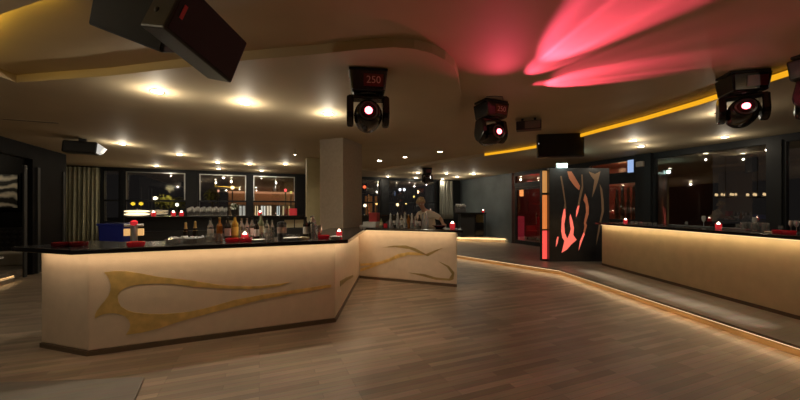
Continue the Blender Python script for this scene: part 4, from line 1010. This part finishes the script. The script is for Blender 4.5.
for sx in (-.03, .23):
    MB().box(sx-.045, sx+.045, -.19, .10, 0.0, .085).build('shoe', M_black, per, bevel=.03)
# head features and hair
hc = Vector((-.15,-.235,1.63)); fdir = Vector((.25,-.86,-.44)).normalized(); rgt = fdir.cross(Vector((0,0,1))).normalized(); up = rgt.cross(fdir)
HM = Matrix((rgt, -fdir, up)).transposed().to_4x4(); HM.translation = hc
hv = MB()
for i in range(9):
    for k in range(20): 
        pass
def cap_mesh():
    vs = []; fs = []; n = 22; rows = 9
    for i in range(rows):
        th = i/(rows-1)*1.0
        for k in range(n):
            a = 2*PI*k/n; back = 0.5+0.5*math.sin(a)          # +y local = back of the head
            lim = (0.33+0.45*back)*PI
            t_ = th*lim; r_ = .108*(1+.05*math.sin(5*a+3*th)+.05*math.sin(11*a+5*th)+.03*math.sin(17*a-9*th))
            vs.append((.93*r_*math.sin(t_)*math.cos(a), 1.12*r_*math.sin(t_)*math.sin(a)+.012, 1.12*r_*math.cos(t_)+.012))
    for i in range(rows-1):
        for k in range(n): fs.append((i*n+k, i*n+(k+1)%n, (i+1)*n+(k+1)%n, (i+1)*n+k))
    return MB().add(vs, fs, HM)
hr = cap_mesh().build('hair', M_hair, per, smooth=True); s_ = hr.modifiers.new('t', 'SOLIDIFY'); s_.thickness = .012
for sx in (-1, 1):
    MB().lathe([(.002,-.011),(.010,-.005),(.011,0.0),(.010,.005),(.002,.011)], 12, HM @ Matrix.Translation((sx*.030,-.079,-.002))).build('eye', M_white, per, smooth=True)
    MB().lathe([(.001,-.004),(.0048,-.001),(.0048,.001),(.001,.004)], 10, HM @ Matrix.Translation((sx*.030,-.0892,-.004)) @ Matrix.Rotation(PI/2, 4, 'X')).build('iris', M_black, per, smooth=True)
    MB().lathe([(.004,-.03),(.014,-.015),(.016,.008),(.008,.028)], 10, HM @ Matrix.Translation((sx*.082,.0,-.012))).build('ear', M_skin, per, smooth=True)
MB().hexa([HM@Vector(v) for v in ((-.014,-.088,-.042),(.014,-.088,-.042),(.012,-.07,-.045),(-.012,-.07,-.045),(-.006,-.088,.002),(.006,-.088,.002),(.006,-.07,.004),(-.006,-.07,.004))]).build('nose', M_skin, per, bevel=.004)
MB().hexa([HM@Vector(v) for v in ((-.022,-.085,-.070),(.022,-.085,-.070),(.02,-.07,-.070),(-.02,-.07,-.070),(-.02,-.086,-.060),(.02,-.086,-.060),(.02,-.07,-.060),(-.02,-.07,-.060))]).build('mouth', mat('lips', (.4,.14,.11,1), .5), per, bevel=.003)

# ------------------------------------------------------------------ outside, seen through the night windows
g = MB().prism([uv(-45, VF+0.25), uv(45, VF+0.25), uv(45, 75), uv(-45, 75)], -0.15, -0.02)
struct(g, 'ground', mat('night asphalt', (.04,.04,.04,1), .7), label='dark street outside the back windows')
g = MB().prism([uv(UR+0.25, -25), uv(45, -25), uv(45, VF+0.24), uv(UR+0.25, VF+0.24)], -0.15, -0.02)
struct(g, 'ground', mat('night asphalt', (.04,.04,.04,1), .7), label='dark ground outside the right windows')
vo = 27.0
ou = lambda px: back_u(px, vo)
cf = empty('standin_building', (*uv(ou(228), vo), 0), TH, 'added lit building standing in for warm reflections in the middle windows', 'building'); LW = ou(331)-ou(228)  # made-up building in place of warm interior reflections in the glass
MB().box(0, LW, .4, 4, 0, 4.3).build('wall', mat('warm lit render', (.17,.13,.09,1), .8), cf); MB().box(-.3, LW+.3, .0, 4.2, 4.3, 4.5).build('roof', M_brownwall, cf)
MB().box(0, LW, .1, .38, 2.62, 2.78).build('lit_fascia', glow('warm fascia glow', (1, .50, .26, 1), .55), cf)
MB().box(0, LW, .32, .39, 1.8, 2.6).build('lit_band', mat('amber lit band', (.3,.18,.09,1), .6, emit=(1,.48,.24,1), es=.06), cf)
k = 0
for px0, px1, col, s_ in ((231, 236, (1,.75,.45,1), .7), (239, 245, (.9,.95,.9,1), .55), (255, 258, (1,.8,.5,1), .9), (261, 265.5, (.95,1,.95,1), 1.0), (267, 271.5, (1,.9,.7,1), 1.0), (277, 280, (.8,.95,1,1), .9), (283, 286, (1,.85,.5,1), .7), (289, 292, (1,.7,.3,1), .7)):
    f_ = MB().box(ou(px0)-ou(228), ou(px1)-ou(228), .33, .39, .55, 1.72).build('window', glow('standin pane %d' % k, col, s_), cf); k += 1
    m_ = (ou(px0)+ou(px1))/2-ou(228); MB().box(m_-.03, m_+.03, .30, .33, .55, 1.72).build('glazing_bar', M_frame, f_)
l = bpy.data.lights.new('standin_fill', 'AREA'); l.shape = 'RECTANGLE'; l.size = LW; l.size_y = .3; l.energy = 11; l.color = (1,.55,.27)  # added area lamp washing the stand-in building front
lo = bpy.data.objects.new('standin_fill', l); COL.objects.link(lo); a = uv((ou(228)+ou(331))/2, vo-.5); lo.location = (a[0], a[1], 2.6); lo.rotation_euler = (M_(70), 0, TH)
def street_lamp(px, py, vv, col, s_, label, r=.14):
    u = back_u(px, vv); x, y = uv(u, vv); z = HC+(HY-py)/F*y
    o = empty('street_lamp', (x, y, 0), 0, label, 'street lamp', 'lamps outside the windows')
    MB().lathe([(.08,0),(.05,.3),(.04,z-.1)], 10).build('pole', M_dsteel, o); MB().lathe([(.04,z-.12),(r*.62,z-.06),(r*.68,z+.04),(r*.3,z+r*.62)], 14).build('globe', glow('lamp '+label[:12]+str(px), col, s_), o, smooth=True)
for a_ in ((155.5, 198.5, 24, (1,.95,.72,1), 6, 'brightest lamp outside the left window', .17), (177, 204.5, 26, (.95,1,.8,1), 4, 'lamp low in the right half of the left window', .14),
           (133, 203.8, 30, (1,.72,.05,1), 1.6, 'left one of two yellow lamps outside the left window', .2), (141, 203.8, 30, (1,.72,.05,1), 1.6, 'right one of two yellow lamps outside the left window', .2),
           (232.5, 187.5, 26, (1,.62,.3,1), 5, 'orange lamp at the left end of the lit building', .16), (218.5, 190.5, 30, (1,.5,.35,1), 1.5, 'tiny reddish lamp in the window behind the wine glasses', .1),
           (285.5, 190, 24, (1,.08,.10,1), 3, 'red lamp outside the window left of the olive column', .12), (291, 192, 25, (.8,.75,.2,1), 1.2, 'dim yellow lamp right of the red one', .1),
           (400, 189.5, 26, (.72,.85,1,1), 5, 'left one of two blue-white lamps in the bartender window', .14), (404.3, 189.5, 26, (.72,.85,1,1), 5, 'right one of two blue-white lamps in the bartender window', .14),
           (397.5, 204.5, 25, (1,.80,.45,1), 4, 'warm lamp low in the bartender window', .15), (406, 203, 29, (1,.78,.3,1), 2.5, 'yellowish lamp right of the warm low one', .13), (414, 196.5, 30, (1,.8,.25,1), 2.2, 'small yellow lamp higher above the bartender', .11),
           (365, 205.5, 25, (1,.88,.6,1), 4, 'pale lamp beside the big pillar', .18), (364.5, 187, 26.3, (1,.16,.06,1), 2, 'red lamp high beside the big pillar', .2), (376.5, 203.5, 27, (1,.6,.2,1), 2.5, 'orange lamp in the narrow window right of the pillar', .14)):
    street_lamp(*a_)
for k, px in enumerate((366, 371, 376)):
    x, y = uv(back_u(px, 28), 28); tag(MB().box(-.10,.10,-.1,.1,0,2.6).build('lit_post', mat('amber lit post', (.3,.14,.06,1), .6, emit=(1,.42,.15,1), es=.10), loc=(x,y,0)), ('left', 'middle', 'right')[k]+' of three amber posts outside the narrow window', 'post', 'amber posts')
M_bark = mat('bark', (.05,.035,.02,1), .9); M_leaf = mat('lamp lit leaves', (.16,.15,.03,1), .7)
for px, vv, hh_, lb in ((165, 23, 2.6, 'small lamp-lit tree in the middle of the left window'), (178, 27, 2.6, 'small lamp-lit tree at the right of the left window'), (212, 25, 3.2, 'dark tree outside the window behind the wine glasses')):
    x, y = uv(back_u(px, vv), vv); o = empty('tree', (x, y, 0), 0, lb, 'tree', 'small trees outside')
    MB().tube([(0,0,0),(.03,0,hh_*.4),(.0,.03,hh_*.75)], [.07,.05,.03], 7).build('trunk', M_bark, o)
    lf = MB()
    for k in range(320):
        v = Vector((random.gauss(0,1), random.gauss(0,1), random.gauss(0,1))).normalized()*random.uniform(.15,.5); c_ = v+Vector((0,0,hh_*.72)); e_ = Euler((random.random()*6,random.random()*6,random.random()*6)).to_matrix()
        lf.add([c_+e_@Vector(q) for q in ((-.07,0,0),(0,-.04,0.01),(.07,0,0),(0,.04,.01))], [(0,1,2,3)])
    lf.build('crown', M_leaf, o)
l = bpy.data.lights.new('street_light', 'POINT'); l.energy = 90; l.color = (1,.9,.45); l.shadow_soft_size = .2
lo = bpy.data.objects.new('street_light', l); COL.objects.link(lo); a = uv(back_u(170, 22.4), 22.4); lo.location = (a[0], a[1], 2.6)
# rings of lit points added outside to stand in for window reflections
for k, px in enumerate((725.5, 757.5)):
    uu = UR+2.2+.3*k; a = (px-CX)/F; y = uu/(CU*a+SU); x = a*y; z = HC+(HY-197)/F*y
    o = empty('chandelier', (x, y, z), 0, ('left' if k == 0 else 'right')+' ring of lit points added for reflections in the wide right window', 'chandelier', 'reflection stand-ins')
    MB().lathe([(.2,-.02),(.22,0),(.2,.02),(.18,0)], 24).tube([(-.2,0,0),(.2,0,0)], .01).tube([(0,-.2,0),(0,.2,0)], .01).tube([(0,0,0),(0,0,1.1)], .01).build('frame', M_dsteel, o)
    for j in range(7):
        an = j*2*PI/7; MB().lathe([(.012,.03),(.026,.06),(.012,.10)], 8, Matrix.Translation((.2*math.cos(an), .2*math.sin(an), 0))).build('added_point', glow('chandelier bulb', (1,.75,.42,1), 1.1), o)
struct(MB().prism([uv(UR+.3, 2), uv(UR+4, 2), uv(UR+4, 5.7), uv(UR+.3, 5.7)], Z2+.1, Z2+.2), 'roof', M_wall, label='dark canopy outside the right window')
# room beyond the glass door and the lower window
vb_ = MB(); uvbox(vb_, UR+3.0, UR+3.1, 5.8, 14.6, 0, 3.0); uvbox(vb_, UR+.2, UR+3.0, 14.5, 14.6, 0, 3.0); uvbox(vb_, UR+.2, UR+3.0, 5.8, 5.9, 0, 3.0); uvbox(vb_, UR+.2, UR+3.1, 5.8, 14.6, 3.0, 3.1)
struct(vb_, 'wall_foyer', mat('foyer paint', (.30,.11,.08,1), .7), label='red-lit foyer walls beyond the glass door')
vb_ = MB(); uvbox(vb_, UR+.2, UR+3.0, 5.9, 14.5, -.02, ZS); struct(vb_, 'floor_foyer', M_stage, label='foyer floor beyond the glass door')
def in_foyer(px, uoff):
    uu = UR+uoff; a = (px-CX)/F; y = uu/(CU*a+SU); return Vector((a*y, y, ZS))
for px, uo, w_, d_, h_, lb in ((537, 2.0, .55, .5, .85, 'red upholstered armchair seen through the glass door'),):
    p = in_foyer(px, uo); o = empty('armchair', p, TH, lb, 'armchair'); Mr = mat('red velvet', (.5,.03,.05,1), .7)
    MB().box(-.32,.32,-.32,.32,.12,.42).build('seat', Mr, o, bevel=.05); MB().box(.2,.36,-.34,.34,.40,1.0).build('backrest', Mr, o, bevel=.05)
    for sy in (-1,1): MB().box(-.3,.3,sy*.36-.06,sy*.36+.06,.1,.62).build('arm', Mr, o, bevel=.04)
    for sx in (-.25,.25):
        for sy in (-.3,.3): MB().box(sx-.02,sx+.02,sy-.02,sy+.02,0,.12).build('leg', M_black, o)
p = in_foyer(521.5, 1.0); a = HC+(HY-193)/F*p.y
o = empty('lantern', (p.x, p.y, a), 0, 'small orange wall lantern seen through the glass door', 'lantern')
MB().box(-.07,.07,-.07,.07,-.14,.14).build('shade', glow('orange lantern', (1,.38,.12,1), 1.5), o, bevel=.02); MB().tube([(0,0,.14),(0,0,3.0-a)], .01).build('cord', M_black, o)
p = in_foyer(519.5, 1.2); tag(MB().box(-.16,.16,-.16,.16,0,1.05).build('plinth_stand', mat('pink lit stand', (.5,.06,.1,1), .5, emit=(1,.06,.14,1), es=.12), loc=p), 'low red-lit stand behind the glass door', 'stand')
for px, uo, e_, col in ((530, 1.6, 15, (1,.10,.12)), (560, 1.4, 16, (1,.3,.15)), (622, 1.2, 26, (1,.62,.36))):
    p = in_foyer(px, uo); l = bpy.data.lights.new('foyer_light', 'POINT'); l.energy = e_; l.color = col; l.shadow_soft_size = .1
    lo = bpy.data.objects.new('foyer_light', l); COL.objects.link(lo); lo.location = (p.x, p.y, 2.7)
# tall vessels on a ledge inside the lower window right of the flame panel
p = in_foyer(624, .75); lg_ = empty('ledge', (p.x, p.y, ZS), TH, 'dark shelf seen through the lower window right of the flame panel', 'shelf')
MB().box(-.15,.15,-.6,.6,1.02,1.06).build('board', M_wall, lg_); 
for sy in (-.5,.5): MB().box(-.1,.1,sy-.03,sy+.03,0,1.02).build('support', M_wall, lg_)
for k, (px, h_) in enumerate(((617, .9), (622.5, 1.0), (628.5, .95), (634, 1.0))):
    p = in_foyer(px, .75); tag(MB().lathe([(.055,0),(.062,.1),(.052,h_*.6),(.038,h_*.8),(.042,h_)], 18).build('tall_vase', mat('mottled vase', (.36,.24,.15,1), .4, var=.4, vscale=9), loc=(p.x, p.y, ZS+1.06), smooth=True), NUM[k]+' tall brownish vase from the left in the lower window', 'vase', 'tall vases')

# ------------------------------------------------------------------ world, camera, view
w = bpy.data.worlds.new('World'); S.world = w; w.use_nodes = True
bg = w.node_tree.nodes['Background']; bg.inputs[0].default_value = (0.020, 0.019, 0.020, 1); bg.inputs[1].default_value = 0.5
cd = bpy.data.cameras.new('camera'); cam = bpy.data.objects.new('camera', cd); COL.objects.link(cam)
cd.sensor_width = 36; cd.sensor_fit = 'HORIZONTAL'; cd.lens = F/800*36; cd.shift_y = (HY-200)/800; cd.clip_start = 0.02; cd.clip_end = 300
cam.location = (0, 0, HC); cam.rotation_euler = (PI/2, 0, 0); S.camera = cam
vs_ = S.view_settings; vs_.view_transform = 'Standard'; vs_.look = 'None'; vs_.gamma = 1; vs_.use_curve_mapping = False; vs_.exposure = 0.62
cy = S.cycles; cy.use_denoising = True; cy.max_bounces = 10; cy.diffuse_bounces = 5; cy.glossy_bounces = 5; cy.transmission_bounces = 8; cy.transparent_max_bounces = 10
cy.sample_clamp_indirect = 4.0; cy.caustics_reflective = False; cy.caustics_refractive = False
bpy.context.view_layer.update()
